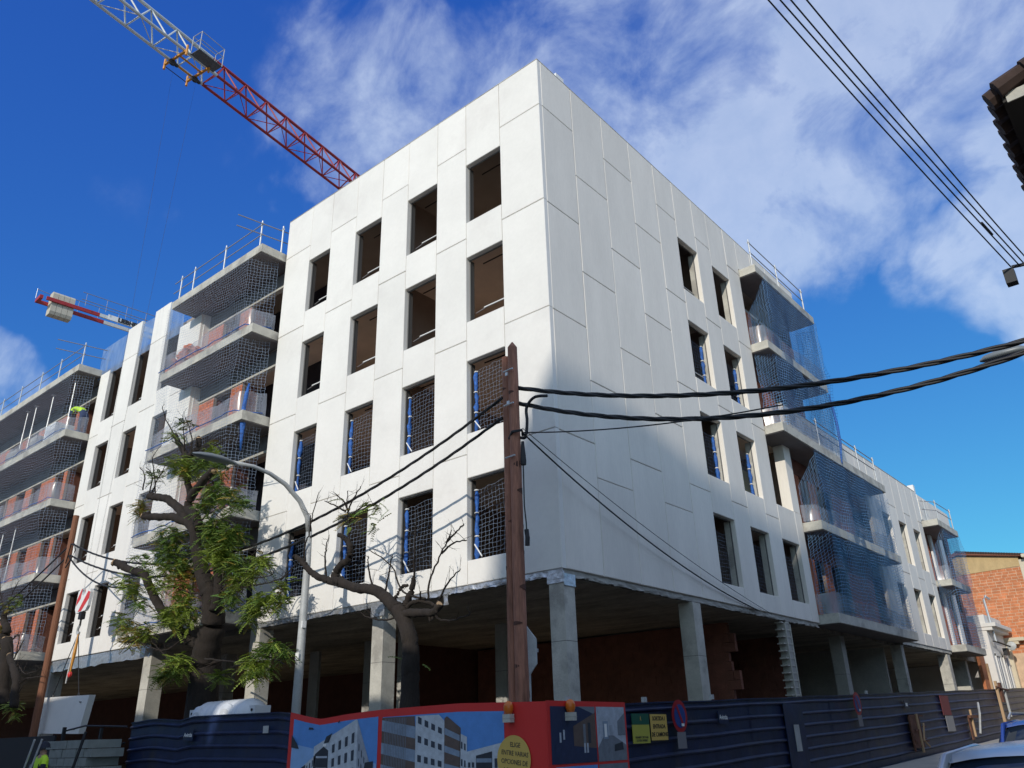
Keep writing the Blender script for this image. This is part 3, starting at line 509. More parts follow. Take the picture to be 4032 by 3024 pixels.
# floors: one slab per level, reaching out as the balconies
def slab(name, poly, z1, th, m=CONCP):
    b = MB(); b.extrude(poly, z1 - th, z1, 'xy', m); return b.build(name, B0)
for z in (17.02, 14, 11, 8):
    hi = z > 11.5
    yr = 17.2 if hi else 36
    # body of the slab, kept behind the panels
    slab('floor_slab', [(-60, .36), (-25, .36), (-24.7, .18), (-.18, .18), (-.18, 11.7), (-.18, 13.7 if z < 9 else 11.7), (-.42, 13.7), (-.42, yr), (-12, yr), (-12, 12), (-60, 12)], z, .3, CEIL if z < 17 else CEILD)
BALC = []
for z in (17.02, 14, 11, 8, 5.08): BALC.append(('L', -60, -24.86, -.95, z)); 
for z in (17.02, 14, 11, 8, 5.02): BALC.append(('L', -17.0, -11.14, -.93, z))
for z in (17.03, 13.98): BALC.append(('R', 11.72, 17.25, .6, z))
BALC += [('R', 11.72, 22.22, .62, 10.94), ('R', 13.7, 22.3, .62, 7.98), ('R', 13.7, 22.3, .62, 4.98), ('R', 30.1, 34.0, .66, 10.93), ('R', 30.3, 33.9, .6, 8.05), ('R', 30.0, 33.9, .6, 5.03)]
for f, u0, u1, d, z in BALC:
    b = MB()
    if f == 'L':
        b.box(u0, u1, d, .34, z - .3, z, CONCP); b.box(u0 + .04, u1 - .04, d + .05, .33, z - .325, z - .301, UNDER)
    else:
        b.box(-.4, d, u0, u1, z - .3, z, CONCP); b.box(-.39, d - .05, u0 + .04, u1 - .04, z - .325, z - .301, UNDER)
    b.build('balcony_slab', B0)
# first floor slab over the open ground floor
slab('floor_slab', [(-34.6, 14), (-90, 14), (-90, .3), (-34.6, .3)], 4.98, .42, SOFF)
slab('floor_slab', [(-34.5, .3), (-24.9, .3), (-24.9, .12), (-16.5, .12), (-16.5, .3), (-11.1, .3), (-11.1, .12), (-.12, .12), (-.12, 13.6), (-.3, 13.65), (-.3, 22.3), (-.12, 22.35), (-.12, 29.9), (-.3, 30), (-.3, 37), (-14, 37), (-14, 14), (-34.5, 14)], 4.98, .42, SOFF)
# roof upstand ends and inner walls
b = MB()
for zf, zt in ((5, 7.7), (8, 10.7), (11, 13.7), (14, 16.72)):
    b.box(-60, -4.6, 4.6, 4.75, zf, zt, BROWN)
    for x in (-34.3, -24.6, -18.2, -5.6): b.box(x, x + .1, .36, 4.6, zf, zt, BROWN)
    y1 = 17 if zf > 10.9 else 35.6
    b.box(-4.6, -4.45, 4.75, y1, zf, zt, BROWN)
    for y in (5.2, 9.0, 13.9) + ((20.5, 25.1, 29.6, 35.5) if zf < 10.9 else (17.0,)): b.box(-4.45, -.42, y, y + .1, zf, zt, BROWN)
b.each('inner_wall', B0)
b = MB(); b.box(-24.7, -17, .2, .32, 16.75, 17.0, CONCP); b.box(-11.06, -.2, .2, 10, 17.02, 17.1, CONC); b.each('roof', B0)
# ------------------------------------------------------------------ brick walls in the balcony bays
BR_N = 0; BRMESH = {}
def brickwall(f, u0, u1, d0, z0, z1, bw=.245, bh=.105, jn=.012, depth=.12, seed=0, parent=None, m=BRICK, side=True):
    """running bond; nearest 300 bricks are parts, the rest joined"""
    global BR_N
    parent = parent or B0; r = random.Random(seed); rest = MB()
    bk = MB(); fb(bk, f, u0 + .004, u1 - .004, d0 + .012, d0 + depth, z0, z1, MORTAR); bk.build('mortar', parent)
    k = 0; z = z0 + .005
    while z + bh * .6 < z1:
        zz = min(z + bh, z1); u = u0 - (bw / 2 if k % 2 else 0)
        while u < u1 - .02:
            a, c_ = max(u, u0), min(u + bw, u1)
            if c_ - a > .04:
                pd = r.uniform(-.004, .004); pu = r.uniform(-.002, .002)
                if BR_N < 300:
                    bb = MB(); fb(bb, f, a + jn / 2 + pu, c_ - jn / 2 + pu, d0 + pd, d0 + .05, z, zz - jn, m); bb.build('brick', parent); BR_N += 1
                else: fb(rest, f, a + jn / 2 + pu, c_ - jn / 2 + pu, d0 + pd, d0 + .05, z, zz - jn, m)
            u += bw
        z += bh; k += 1
    if rest.f: part(rest.build('bricks', parent), 'stuff')
DP = .35
nb = 0
for zf in (11, 14, 8, 5):
    for u0, u1 in ((-14.24, -13.53), (-16.36, -15.34)):
        brickwall('L', u0, u1, DP, zf, zf + 2.03, seed=nb); nb += 1
for zf in (11, 8, 5, 14):
    for u0, u1 in ((-27.64, -27.3), (-30.12, -28.6), (-31.92, -31.16), (-34.0, -33.0), (-37.5, -35.5)):
        brickwall('L', u0, u1, DP, zf, zf + 2.04, seed=nb); nb += 1
b = MB()
for zf in (5, 8, 11, 14):
    for u0, u1 in ((-14.22, -13.55), (-16.34, -15.36), (-27.62, -27.32), (-30.1, -28.62), (-31.9, -31.18), (-34, -33)):
        b.box(u0, u1, DP + .1, DP + .62, zf, zf + 2.02, DBRICK)
        b.box(u1 - .02, u1 + .012, DP + .6, DP + .64, zf, zf + 2.03, CONCP)
b.each('brick_pier_return', B0)
b = MB()
for zf in (5, 8, 11, 14):
    for u0, u1 in ((-16.4, -11.1), (-59.8, -25.0)):
        b.box(u0, u1, DP - .02, DP + .16, zf + 2.045, zf + 2.12, CONCP); b.box(u0, u1, DP + .01, DP + .16, zf + 2.125, zf + 2.66, UNDER); b.box(u0 + .1, u1 - .1, 1.9, 1.95, zf, zf + 2.69, BAYSHADE)  # last box: added dark sheet that stands in for room shade
    b.box(-16.42, -16.38, .12, 1.2, zf, zf + 2.69, WHITE)
b.each('lintel_band', B0)
# right face bays: brick piers set back
for (u0, u1, zf) in ((16.0, 17.2, 14), (14.5, 15.3, 14), (12.0, 13.2, 14), (15.5, 17.2, 11), (12.0, 14.3, 11), (18.4, 20.6, 8), (14.0, 15.2, 8), (16.0, 16.8, 8), (14.0, 15.3, 5), (16.2, 16.9, 5), (18.6, 21.5, 5), (30.5, 32.0, 8), (30.4, 32.2, 5), (33.0, 33.8, 5), (33.0, 33.8, 8)):
    brickwall('R', u0, u1, .42, zf, zf + (2.05 if zf != 14 else 1.9), seed=nb, bw=.26, bh=.12); nb += 1
b = MB()
for zf, a, c_ in ((11, 11.7, 17.2), (14, 11.7, 17.2), (8, 13.7, 21.7), (5, 13.7, 21.7), (8, 30.2, 36), (5, 30.2, 36)):
    if zf != 14: b.box(-.56, -.42, a, c_, zf + 2.06, zf + 2.69, DBRICK)
    else: b.box(-.52, -.42, 12, 15.9, zf + 1.9, zf + 2.0, CONC)
b.each('lintel_band', B0)
b = MB()
b.box(-4.4, -.42, 29.9, 30.05, 5, 10.6, CONCP); b.box(-.4, -.3, 33.9, 34.6, 5, 10.7, WHITE); b.box(-.4, -.3, 32.1, 32.5, 5, 10.7, WHITE); b.box(-.55, -.42, 34.6, 36.5, 5, 12.2, DBRICK)
b.each('party_wall', B0)
# ------------------------------------------------------------------ ground floor
def column(x0, x1, y0, y1, z1=4.56, m=CONCP, joint=True):
    b = MB(); zb = grd(x0, y0) - .1
    b.box(x0, x1, y0, y1, zb, 3.3, m); b.box(x0 + .004, x1 - .004, y0 + .004, y1 - .004, 3.3, 3.312, GASKET); b.box(x0, x1, y0, y1, 3.312, z1, m)
    return b.build('column', B0)
for a in ((-.37, .0, .0, .36), (-5.78, -5.38, .02, .42), (-10.95, -10.5, .02, .45), (-16.95, -16.45, .02, .5), (-24.4, -24.0, .02, .5)): column(*a)
for a in ((-.42, -.02, 5.3, 5.7), (-.42, -.02, 21.95, 22.3), (-.45, -.02, 28.85, 29.3)): column(*a)
for a in ((-5.9, -5.5, 4.6, 5.0), (-11.3, -10.9, 4.4, 4.8), (-8.6, -8.3, 3.4, 3.7), (-17.4, -17.0, 3.0, 3.4), (-5.8, -5.4, 10.5, 10.9), (-.8, -.4, 16.4, 16.8)): column(*a, m=CONC)
b = MB()
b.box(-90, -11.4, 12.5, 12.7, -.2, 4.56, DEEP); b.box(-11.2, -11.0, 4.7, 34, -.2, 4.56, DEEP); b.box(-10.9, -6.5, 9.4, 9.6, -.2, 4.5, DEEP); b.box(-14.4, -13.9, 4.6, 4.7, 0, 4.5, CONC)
b.each('ground_floor_wall', B0)
# toothed brick walls by the side street
def toothed(x0, x1, y, z1, seed):
    r = random.Random(seed); b = MB(); z = grd(0, y) - .2; k = 0
    b.box(x0, x1 - .12, y + .01, y + .13, z, z1, DBRICK)
    while z < z1 - .02:
        h = min(.24, z1 - z - .012); x = x0 - (.25 if k % 2 else 0); e = x1 + (.2 if (k // 2) % 2 else 0) + r.uniform(-.05, .05)
        while x < e - .05:
            xx = min(x + .49, e); b.box(max(x, x0) + .006, xx - .006, y + r.uniform(-.004, .004), y + .14, z, z + h, DBRICK); x += .5
        z += h + .012; k += 1
    part(b.build('toothed_brick_wall', B0), 'stuff')
toothed(-10.8, -1.1, 9.2, 4.5, 1); toothed(-6, -1.6, 14.2, 4.5, 2)
b = MB(); b.box(-6.2, -2.0, 21.0, 21.2, -.1, 4.5, CONC); b.box(-2.0, -.6, 21.6, 21.75, 0, 4.5, CONC); b.box(-3, -.3, 30.2, 30.3, 0, 2.0, PAVE); b.box(-.9, -.3, 33.2, 33.6, .9, 4.5, CONCP); b.each('concrete_wall', B0)
# half-built pier with tie bars
b = MB(); b.box(-.28, -.04, 10.84, 11.2, .3, 4.5, CONC)
for k in range(17):
    z = 1.3 + k * .2; b.box(-.26, -.05, 10.66, 10.83, z, z + .035, CONCP); b.box(-.035, -.022, 10.88, 11.17, z, z + .04, CONCP)
b.box(-.035, -.01, 10.83, 10.87, .3, 4.5, CONCP); b.box(-.035, -.01, 11.18, 11.22, .3, 4.5, CONCP)
b.each('tied_pier', B0)
# foil and flashing under the panels
def crumple(name, f, u0, u1, z0, z1, d, m, amp, seed, step=.06, nz=4):
    r = np.random.default_rng(seed); n = int((u1 - u0) / step); G = []
    low = 0
    for i in range(n + 1):
        u = u0 + (u1 - u0) * i / n; low = .8 * low + .2 * r.uniform(-1, 1); col = []
        for j in range(nz):
            v = j / (nz - 1); dd = d + r.uniform(-amp, amp) * (.3 + v); zz = z1 + (z0 - z1) * v * (1 + .22 * low + .08 * r.uniform(-1, 1))
            col.append((u, dd, zz) if f == 'L' else (-dd, u, zz))
        G.append(col)
    return sheet(name, G, m, B0)
crumple('foil_strip', 'L', -11.0, -.02, 4.58, 4.71, .03, FOIL, .018, 1)
crumple('foil_strip', 'R', .02, 13.6, 4.57, 4.71, .05, CONC, .03, 2, .09, 5)
crumple('flashing', 'L', -24.05, -16.6, 4.3, 4.68, .02, FOIL, .012, 3, .25, 5)
crumple('foil_strip', 'R', 22.4, 29.8, 4.62, 4.76, .04, CONCP, .01, 4)
b = MB(); b.box(-.4, .015, -.02, .02, 4.42, 4.64, FOIL); b.box(.005, .02, .0, .38, 4.36, 4.6, FOIL); b.box(-5.82, -5.34, -.01, .012, 4.35, 4.62, FOIL); b.each('foil_wrap', B0)
crumple('torn_foil', 'L', -3.38, -3.22, 4.36, 4.6, .01, FOIL, .03, 9, .05, 5)
# parapet capping
b = MB(); b.box(-11.08, 0.0, -.002, .2, 18.3, 18.315, CONCP); b.box(-.2, .002, .2, 17, 18.3, 18.315, CONCP); b.box(-.2, .002, 13.65, 29.85, 12.36, 12.375, CONCP); b.each('parapet_cap', B0)
b = MB(); b.box(-.45, -.1, 1.0, 1.35, 18.32, 18.62, WHITE); tag(b.build('cement_bag'), 'small white sack lying on the parapet just right of the top corner', 'sack')
b = MB(); b.box(-.3, -.02, 29.9, 30.15, 10.95, 12.75, WHITE); b.build('end_fin', B0)
# guard bars in the open windows
def winbars(f, a, c_, z, n=1, dd=.3, s=.28):
    b = MB()
    for k in range(n):
        zz = z + .42 + .42 * k
        if f == 'L': b.bar((a + (c_ - a) * s, dd, zz), (c_ - .01, dd, zz), .022, WHITE); b.bar((a + .02, dd + .05, zz - .03), (a + (c_ - a) * s + .1, dd + .02, zz), .014, RAIL)
        else: b.bar((-dd, a + .05, zz), (-dd, c_ - .02, zz), .02, GALV)
    b.each('guard_bar', B0)
for r in ROWT[:2]:
    for i, (a, c_) in enumerate(WINL):
        if not (r > 16 and i == 0): winbars('L', a, c_, r - WH)
for a, c_ in ((-19.18, -18.05), (-21.55, -20.42), (-23.95, -22.78)):
    for i, r in enumerate(ROWT): winbars('L', a, c_, r - WH, 2 if i == 3 else 1)
for r in ROWT[2:]:
    for a, c_ in ((25.68, 26.85), (27.95, 29.12)): winbars('R', a, c_, r - WH)
for r in ROWT[:2]: winbars('R', YB[5], YB[6], r - WH)
# pipes on ceilings
b = MB()
for r in ROWT:
    for a, c_ in WINL: b.bar((a - .2, .9, r + .35), (c_ + .2, .9, r + .35), .02, DARK); 
b.each('conduit', B0)
# ------------------------------------------------------------------ safety nets over the windows
POS = ['nearest the building corner', 'second from the building corner', 'third from the building corner', 'fourth from the building corner']
def winnet(f, a, c_, z0, label, seed, d=.2, top=.16, cord=None, roll=True):
    t = thing('window_net', label, 'safety net', (a, d, z0) if f == 'L' else (-d, a, z0), 'safety nets tied across window holes')
    w = c_ - a; h = WH - top
    if f == 'L': path = [(a + .16, d), (c_ - .01, d - .01)]
    else: path = [(-d, a + .02), (-d + .01, c_ - .1)]
    G = netgrid(path, z0 + .02, lambda s: z0 + h + (.10 if f == 'L' else 0) * s + .0, .098, .028, seed)
    part(cloth('net_mesh', G, .1, .0042, cord or NETW, t))
    if roll:
        b = MB(); r = random.Random(seed); pts = []; rr = []
        for k in range(13):
            v = k / 12; xx = a + .15 + r.uniform(-.015, .015)
            pts.append((xx, d - .02, z0 + .01 + v * (h - .02)) if f == 'L' else (-d + .02, c_ - .1 + r.uniform(-.01, .01), z0 + v * h)); rr.append(.048 * (1 + r.uniform(-.35, .4)) * (.55 if k % 4 == 0 else 1))
        b.tube(pts, rr, BLUEC, 9, jit=.3); b.build('net_roll', t, smooth=True)
        b = MB()
        for k in (0, 4, 8, 12):
            p = pts[k]; b.lathe(p, [(.05, -.015), (.06, 0), (.05, .015)], WHITE, 8)
        if f == 'L': b.bar((a + .12, .12, z0 + .36), (a + .42, .03, z0 + .04), .016, WHITE)
        b.each('tie', t)
    return t
s = 10
for ri, nm in ((2, 'second floor'), (3, 'first floor')):
    for i, (a, c_) in enumerate(WINL):
        winnet('L', a, c_, ROWT[ri] - WH, 'mesh net with blue roll, %s window %s on the sunlit face' % (nm, POS[i].replace('the building', 'the')), s, top=.26); s += 1
for (a, c_, r, lb) in ((YB[5], YB[6], 1, 'net in the shaded face, left window of the second row from the top'), (YB[7], YB[8], 1, 'net in the shaded face, right window of the second row from the top'),
                       (YB[5], YB[6], 2, 'net in the shaded face, left window of the third row from the top'), (YB[7], YB[8], 2, 'net in the shaded face, right window of the third row from the top'),
                       (YB[5], YB[6], 3, 'net inside the shaded face window, leftmost of the bottom three'), (YB[7], YB[8], 3, 'net inside the shaded face window, middle of the bottom three'), (11.68, 13.05, 3, 'net inside the shaded face window, rightmost of the bottom three')):
    winnet('R', a, c_, ROWT[r] - WH, lb, s, d=.3, top=.4, roll=(r < 3)); s += 1
winnet('R', 11.7, 13.0, 8.27, 'net hung in the unfinished opening beside the narrow white pier', s, d=1.2, top=.3, roll=False); s += 1
# ------------------------------------------------------------------ big safety nets around the balconies
def baynet(name, label, path, z0, z1, seed, cord, cell=.105, w=.006, amp=.06, film=None):
    t = thing(name, label, 'safety net', (*path[0], z0 if not callable(z0) else 5), 'safety nets hung around the balconies')
    cloth('net_mesh', netgrid(path, z0, z1, cell, amp, seed), cell, w, cord, t)
    if film: sheet('fine_mesh', netgrid(path, z0, z1, .5, amp, seed, jit=.0), film, t)
    return t
baynet('balcony_net', 'pale square mesh net hung over the balcony bay left of the corner block', [(-17.95, -.1), (-17.1, -1.0), (-11.75, -1.0), (-11.3, -.15)], 5.0, 16.72, 51, NETW, .105)
baynet('balcony_net', 'pale mesh net over the far left balcony bay at the picture edge', [(-44, -1.02), (-25.3, -1.02), (-24.95, -.2)], 5.2, 16.7, 52, NETW, .115, .0068)
def cornerz(a0, z_lo, z_hi, L):  # net gathered up to a point at the slab corner
    return lambda s: z_lo + (z_hi - z_lo) * min(1, s / L)
t = baynet('balcony_net', 'blue mesh net around the top two balconies on the shaded face', [(.02, 11.85), (.63, 12.35), (.66, 17.3), (.0, 17.45)], 11.0, cornerz(0, 15.2, 16.72, .8), 53, NETB, .10, .0105, .07, None)
sheet('fine_mesh', netgrid([(.55, 12.3), (.58, 17.2)], 11.1, 16.7, .4, .05, 60, jit=0), VEIL, t)
t = baynet('balcony_net', 'dark blue net around the lower long balcony bay of the shaded face', [(.0, 13.9), (.64, 14.3), (.68, 22.0), (.02, 22.6)], 5.0, lambda s: 9.3 + min(1, s / .8) * 1.3 - (0 if s < 7.5 else (s - 7.5) * .3), 54, NETB, .11, .0105, .06, None)
sheet('fine_mesh', netgrid([(.56, 14.4), (.6, 21.8)], 5.1, 10.6, .4, .05, 61, jit=0), VEIL, t)
t = baynet('balcony_net', 'blue net gathered at the slab corner around the farthest balcony bay', [(.0, 30.2), (.62, 30.9), (.7, 34.0), (.0, 34.6)], 5.05, cornerz(0, 9.2, 10.6, .9), 55, NETB, .12, .011, .08, None)
sheet('fine_mesh', netgrid([(.6, 31.0), (.62, 33.9)], 5.1, 10.5, .4, .05, 62, jit=0), VEIL, t)
# hanging loose net beside the top balcony (sky shows through)
baynet('balcony_net', 'loose blue net hanging at the far end of the top balcony against the sky', [(.66, 17.3), (.3, 17.9), (-.3, 17.5)], lambda s: 12.0 + .6 * s, 16.7, 56, NETS, .13, .013, .09)
# rope and blue cords along slab edges
def cord(label, pts, r, m, cat='cord', name='edge_rope', jit=.03, seed=0, group='blue net cords along the slab edges'):
    rr = random.Random(seed); P = []
    for a, b_ in zip(pts, pts[1:]):
        n = max(2, int((Vector(b_) - Vector(a)).length / .35))
        for i in range(n): P.append(Vector(a).lerp(Vector(b_), i / n) + Vector([rr.uniform(-jit, jit) for _ in range(3)]))
    P.append(Vector(pts[-1])); b = MB(); b.tube(P, r, m, 5); return tag(b.build(name, smooth=True), label, cat, group)
ORD = {14: 'second', 11: 'third', 8: 'fourth', 5: 'lowest'}
for z in (14, 11, 8, 5):
    cord('blue net cord along the %s slab edge of the bay left of the corner block' % ORD[z], [(-17.05, -1.0, z + .07), (-11.5, -1.0, z + .07), (-11.2, -.2, z + .1)], .018, BLUEC, seed=z)
    cord('blue net cord along the %s slab edge of the far left bay' % ORD[z], [(-39, -1.02, z + .05), (-25.1, -1.02, z + .05), (-24.95, -.2, z + .05)], .014, BLUEC, seed=z + 1)
b = MB(); b.tube([(-11.45, -.62, 12.05), (-11.42, -.7, 11.6), (-11.4, -.75, 11.2), (-11.38, -.72, 10.7), (-11.4, -.7, 10.2), (-11.42, -.68, 9.8)], [.03, .07, .06, .09, .05, .02], BLUEC, 8, jit=.35)
tag(b.build('net_bundle', smooth=True), 'bright blue bundle of gathered net hanging at the right end of the third slab', 'net bundle')
b = MB(); b.tube([(.62, 17.25, 13.6), (.66, 17.2, 13.0), (.72, 17.1, 12.3), (.66, 17.3, 11.6), (.64, 17.1, 11.0), (.66, 17.0, 10.7)], [.02, .04, .07, .05, .03, .02], BLUEC, 8, jit=.35)
tag(b.build('net_bundle', smooth=True), 'blue bundle of net trailing off the end of the top right balcony', 'net bundle')
# clear plastic guard film on slab edges
def guardfilm(label, path, z, h, seed, m=FILM):
    G = netgrid(path, z + .02, lambda s: z + h * (1 + .12 * math.sin(s * 1.3 + seed)), .22, .05, seed, jit=.012)
    return tag(sheet('plastic_guard', G, m), label, 'plastic sheet', 'plastic guard sheets along the slab edges')
for z in (14, 11, 8, 5):
    guardfilm('clear plastic guard sheet on the %s slab of the bay left of the corner block' % ORD[z], [(-17.0, -.88), (-11.5, -.88), (-11.2, -.1)], z, .72, 70 + z)
    guardfilm('clear plastic guard sheet on the %s slab of the far left bay' % ORD[z], [(-39, -.9), (-25.0, -.9), (-24.9, -.1)], z, .7, 80 + z)
for z, a, c_, lb in ((13.98, 11.85, 17.2, 'second slab of the top right bay'), (10.94, 11.9, 16.6, 'terrace edge of the top right bay'), (7.98, 13.8, 22.2, 'middle slab of the long shaded bay'), (4.98, 13.8, 22.2, 'lowest slab of the long shaded bay'), (8.05, 30.4, 33.9, 'middle slab of the farthest bay')):
    guardfilm('wrinkled plastic guard sheet on the ' + lb, [(.0, a - .1), (.52, a), (.55, c_)], z, .62, int(a * 7 + z))
def filmL(label, u0, u1, z0, z1, seed):
    G = netgrid([(u0, .04), (u1, .05)], z0, z1, .25, .02, seed, jit=.01); return tag(sheet('plastic_curtain', G, FILMB), label, 'plastic sheet', 'pale blue plastic stretched between the parapet panels')
filmL('pale blue plastic sheet between the leftmost two white parapet columns', -25.2, -22.8, 16.6, 18.15, 3)
filmL('pale blue plastic sheet between the middle two white parapet columns', -21.53, -20.44, 16.6, 18.1, 4)
filmL('pale blue plastic sheet right of the tallest left parapet column', -19.16, -17.9, 16.5, 18.05, 5)
b = MB(); G = netgrid([(-19.1, .6), (-18.1, .2)], 11.35, 16.5, .3, .03, 8); tag(sheet('blue_netting_sheet', G, VEIL), 'blue fine mesh hanging inside the windows beside the netted white wall', 'netting')
G = netgrid([(-.2, 22.4), (-.25, 23.6)], 5.3, 10.3, .3, .03, 9); tag(sheet('blue_netting_sheet', G, VEIL), 'blue fine mesh hanging beside the first window of the far low block', 'netting')
# wrapped pallets and props on the balconies
def props(label, pts, z):
    b = MB(); t = thing('steel_prop', label, 'steel prop', (pts[0][0], pts[0][1], z), 'steel props under the far left slabs')
    for x, y in pts: b.bar((x, y, z), (x + .02, y, z + 1.5), .035, GALV); b.bar((x + .02, y, z + 1.5), (x + .03, y, z + 2.65), .026, GALV)
    b.each('tube', t); b = MB()
    for x, y in pts: b.box(x - .08, x + .08, y - .08, y + .08, z + 2.65, z + 2.67, GALV)
    b.each('head_plate', t)
for i, (x, z, lb) in enumerate(((-31.2, 14, 'leftmost of the props on the second slab'), (-30.2, 14, 'middle one of the props on the second slab'), (-28.3, 14, 'prop by the wrapped pallets on the second slab'), (-26.0, 14, 'prop nearest the worker on the second slab'),
                                 (-31.6, 8, 'leftmost of the props on the fourth slab'), (-30.7, 8, 'right one of the props on the fourth slab'), (-29.3, 8, 'prop standing alone on the fourth slab'), (-30.3, 5, 'left one of the props on the lowest slab'), (-29.5, 5, 'right one of the props on the lowest slab'), (-32.5, 8, 'prop at the picture edge on the fourth slab'))):
    props('grey steel shoring tube, ' + lb, [(x, -.55)], z)
def pallet(x, y, z, w, d, h, label, m, seed):
    t = thing('wrapped_pallet', label, 'pallet', (x, y, z), 'wrapped pallets of bricks on the far left balcony')
    b = MB(); r = random.Random(seed)
    for k in range(int(h / .12)):
        for j in range(int(w / .26)):
            b.box(x + j * .26, x + j * .26 + .25, y + r.uniform(-.01, .01), y + d, z + .1 + k * .12, z + .1 + k * .12 + .11, m)
    part(b.build('bricks', t), 'stuff'); b = MB(); b.box(x, x + w, y, y + d, z, z + .09, CUT); b.build('pallet_base', t)
pallet(-27.9, -.7, 14, 1.1, .8, .95, 'plastic wrapped brick pallet closest to the worker', WHITE, 1)
pallet(-29.6, -.7, 14, 1.0, .8, .75, 'lower plastic wrapped brick pallet left of the tallest one', CONC, 2)
pallet(-32.3, -.7, 14, 1.3, .8, .6, 'leftmost wrapped brick pallet behind the net', CONC, 3)
b = MB(); r_ = random.Random(5)
for k in range(160):
    t_ = r_.random(); xx = -16.9 + 2.2 * t_; hz = .75 * math.sin(math.pi * t_) * r_.random() ** .6
    a = r_.uniform(0, 3.1); c0 = Vector((xx, -.55 + r_.uniform(-.2, .25), 14.05 + hz)); ux = Vector((math.cos(a), math.sin(a), r_.uniform(-.4, .4))) * .13; uy = Vector((-math.sin(a), math.cos(a), .1)) * .07; uz = Vector((0, 0, .05))
    b.hexa([c0 - ux - uy - uz, c0 + ux - uy - uz, c0 + ux + uy - uz, c0 - ux + uy - uz, c0 - ux - uy + uz, c0 + ux - uy + uz, c0 + ux + uy + uz, c0 - ux + uy + uz], BRICK)
tag(b.build('brick_rubble'), 'heap of loose broken bricks on the second slab behind the net', 'rubble', kind='stuff')
# ------------------------------------------------------------------ guard rails
def guardrail(label, posts, z, ends, rz=(.55, .98), lean=0, cross=None):
    t = thing('guard_rail', label, 'guard rail', (*posts[0], z), 'guard rails along the roof edges')
    for x, y in posts:
        b = MB(); b.bar((x, y, z - .05), (x + lean, y, z + 1.1), .027, GALV, 8); b.box(x - .04, x + .04, y - .03, y + .03, z + rz[1] - .04, z + rz[1] + .03, GALV); b.build('post', t)
    for h in rz:
        b = MB(); b.tube([(x, y, z + h) for x, y in ends], .019, RAIL, 6); b.build('rail', t)
        if cross: b = MB(); b.tube([(x, y, z + h - .03) for x, y in cross], .019, RAIL, 6); b.build('rail', t)
guardrail('steel tube guard rail on the roof edge of the bay left of the corner block', [(-11.46, -.82), (-13.7, -.82), (-15.8, -.82), (-16.75, -.82), (-11.2, -.15)], 17.02, [(-17.3, -.8), (-11.4, -.8)], cross=[(-11.55, -1.7), (-11.2, .3)])
guardrail('steel tube guard rail on the roof edge of the far left bay', [(-24.96, -.82), (-27.4, -.82), (-29.5, -.82), (-31.9, -.82), (-34.2, -.82), (-36.6, -.82), (-24.75, .15)], 17.02, [(-48, -.8), (-24.9, -.8)], cross=[(-25.2, -1.9), (-24.7, .3)])
guardrail('steel tube guard rail above the top right balcony', [(.5, 11.75), (.5, 14.1), (.5, 16.6)], 17.03, [(.5, 11.7), (.5, 16.7)])
guardrail('steel tube guard rail along the terrace of the lower right block', [(.55, 15.2), (.55, 17.6), (.55, 19.4), (.55, 21.5)], 10.94, [(.55, 15.0), (.55, 21.6)])
guardrail('short guard rail on the farthest right roof slab', [(.2, 30.2), (.55, 30.9), (.6, 33.5)], 10.93, [(.1, 30.0), (.55, 30.8), (.6, 33.6)])
# ------------------------------------------------------------------ tower crane above the street
def lerp3(a, b_, t): return Vector(a).lerp(Vector(b_), t)
c1a, c1b = GEN['c1']; c2a, c2b = GEN['c2']; c3a, c3b = GEN['c3']
d1 = (Vector(c1b) - Vector(c1a)).normalized()
CR = thing('tower_crane', 'tower crane jib, white outer half and red inner half, crossing the sky above the building', 'crane', (-23.6, 24, 0))
def onjib(x): # centre by y
    t = (x - c1a[1]) / (c1b[1] - c1a[1]); P = Vector(c1a) + (Vector(c1b) - Vector(c1a)) * t; return P
SIDE = Vector((d1.y, -d1.x, 0)).normalized(); WJ = 1.06
def cp(i, y):
    P = onjib(y)
    return P if i == 0 else (P + SIDE * WJ if i == 1 else P + SIDE * WJ * .5 + Vector((0, 0, 1.38)))
YS = [-12.8 + 1.385 * k for k in range(28)]; YSPLIT = .53
YS = [y + (YSPLIT - YS[10]) + 1.385 * 0 for y in YS]
for w, m in ((0, CRW), (1, REDP)):
    ys = [y for y in YS if (y <= YSPLIT + .01 if w == 0 else y >= YSPLIT - .01)]
    b = MB()
    for i in range(3): b.bar(cp(i, ys[0]), cp(i, ys[-1]), .075 if i < 2 else .085, m, 8)
    b.each('jib_chord', CR)
    b = MB()
    for k, (a, c_) in enumerate(zip(ys, ys[1:])):
        mid = (a + c_) / 2
        for i in (0, 1): b.bar(cp(i, a), cp(2, mid), .038, m); b.bar(cp(2, mid), cp(i, c_), .038, m)
        if k % 2 == 0: b.bar(cp(0, a), cp(1, c_), .022, m); b.bar(cp(0, a), cp(1, a), .025, m)
        else: b.bar(cp(1, a), cp(0, c_), .022, m); b.bar(cp(0, a), cp(1, a), .025, m)
    b.each('lattice_bar', CR)
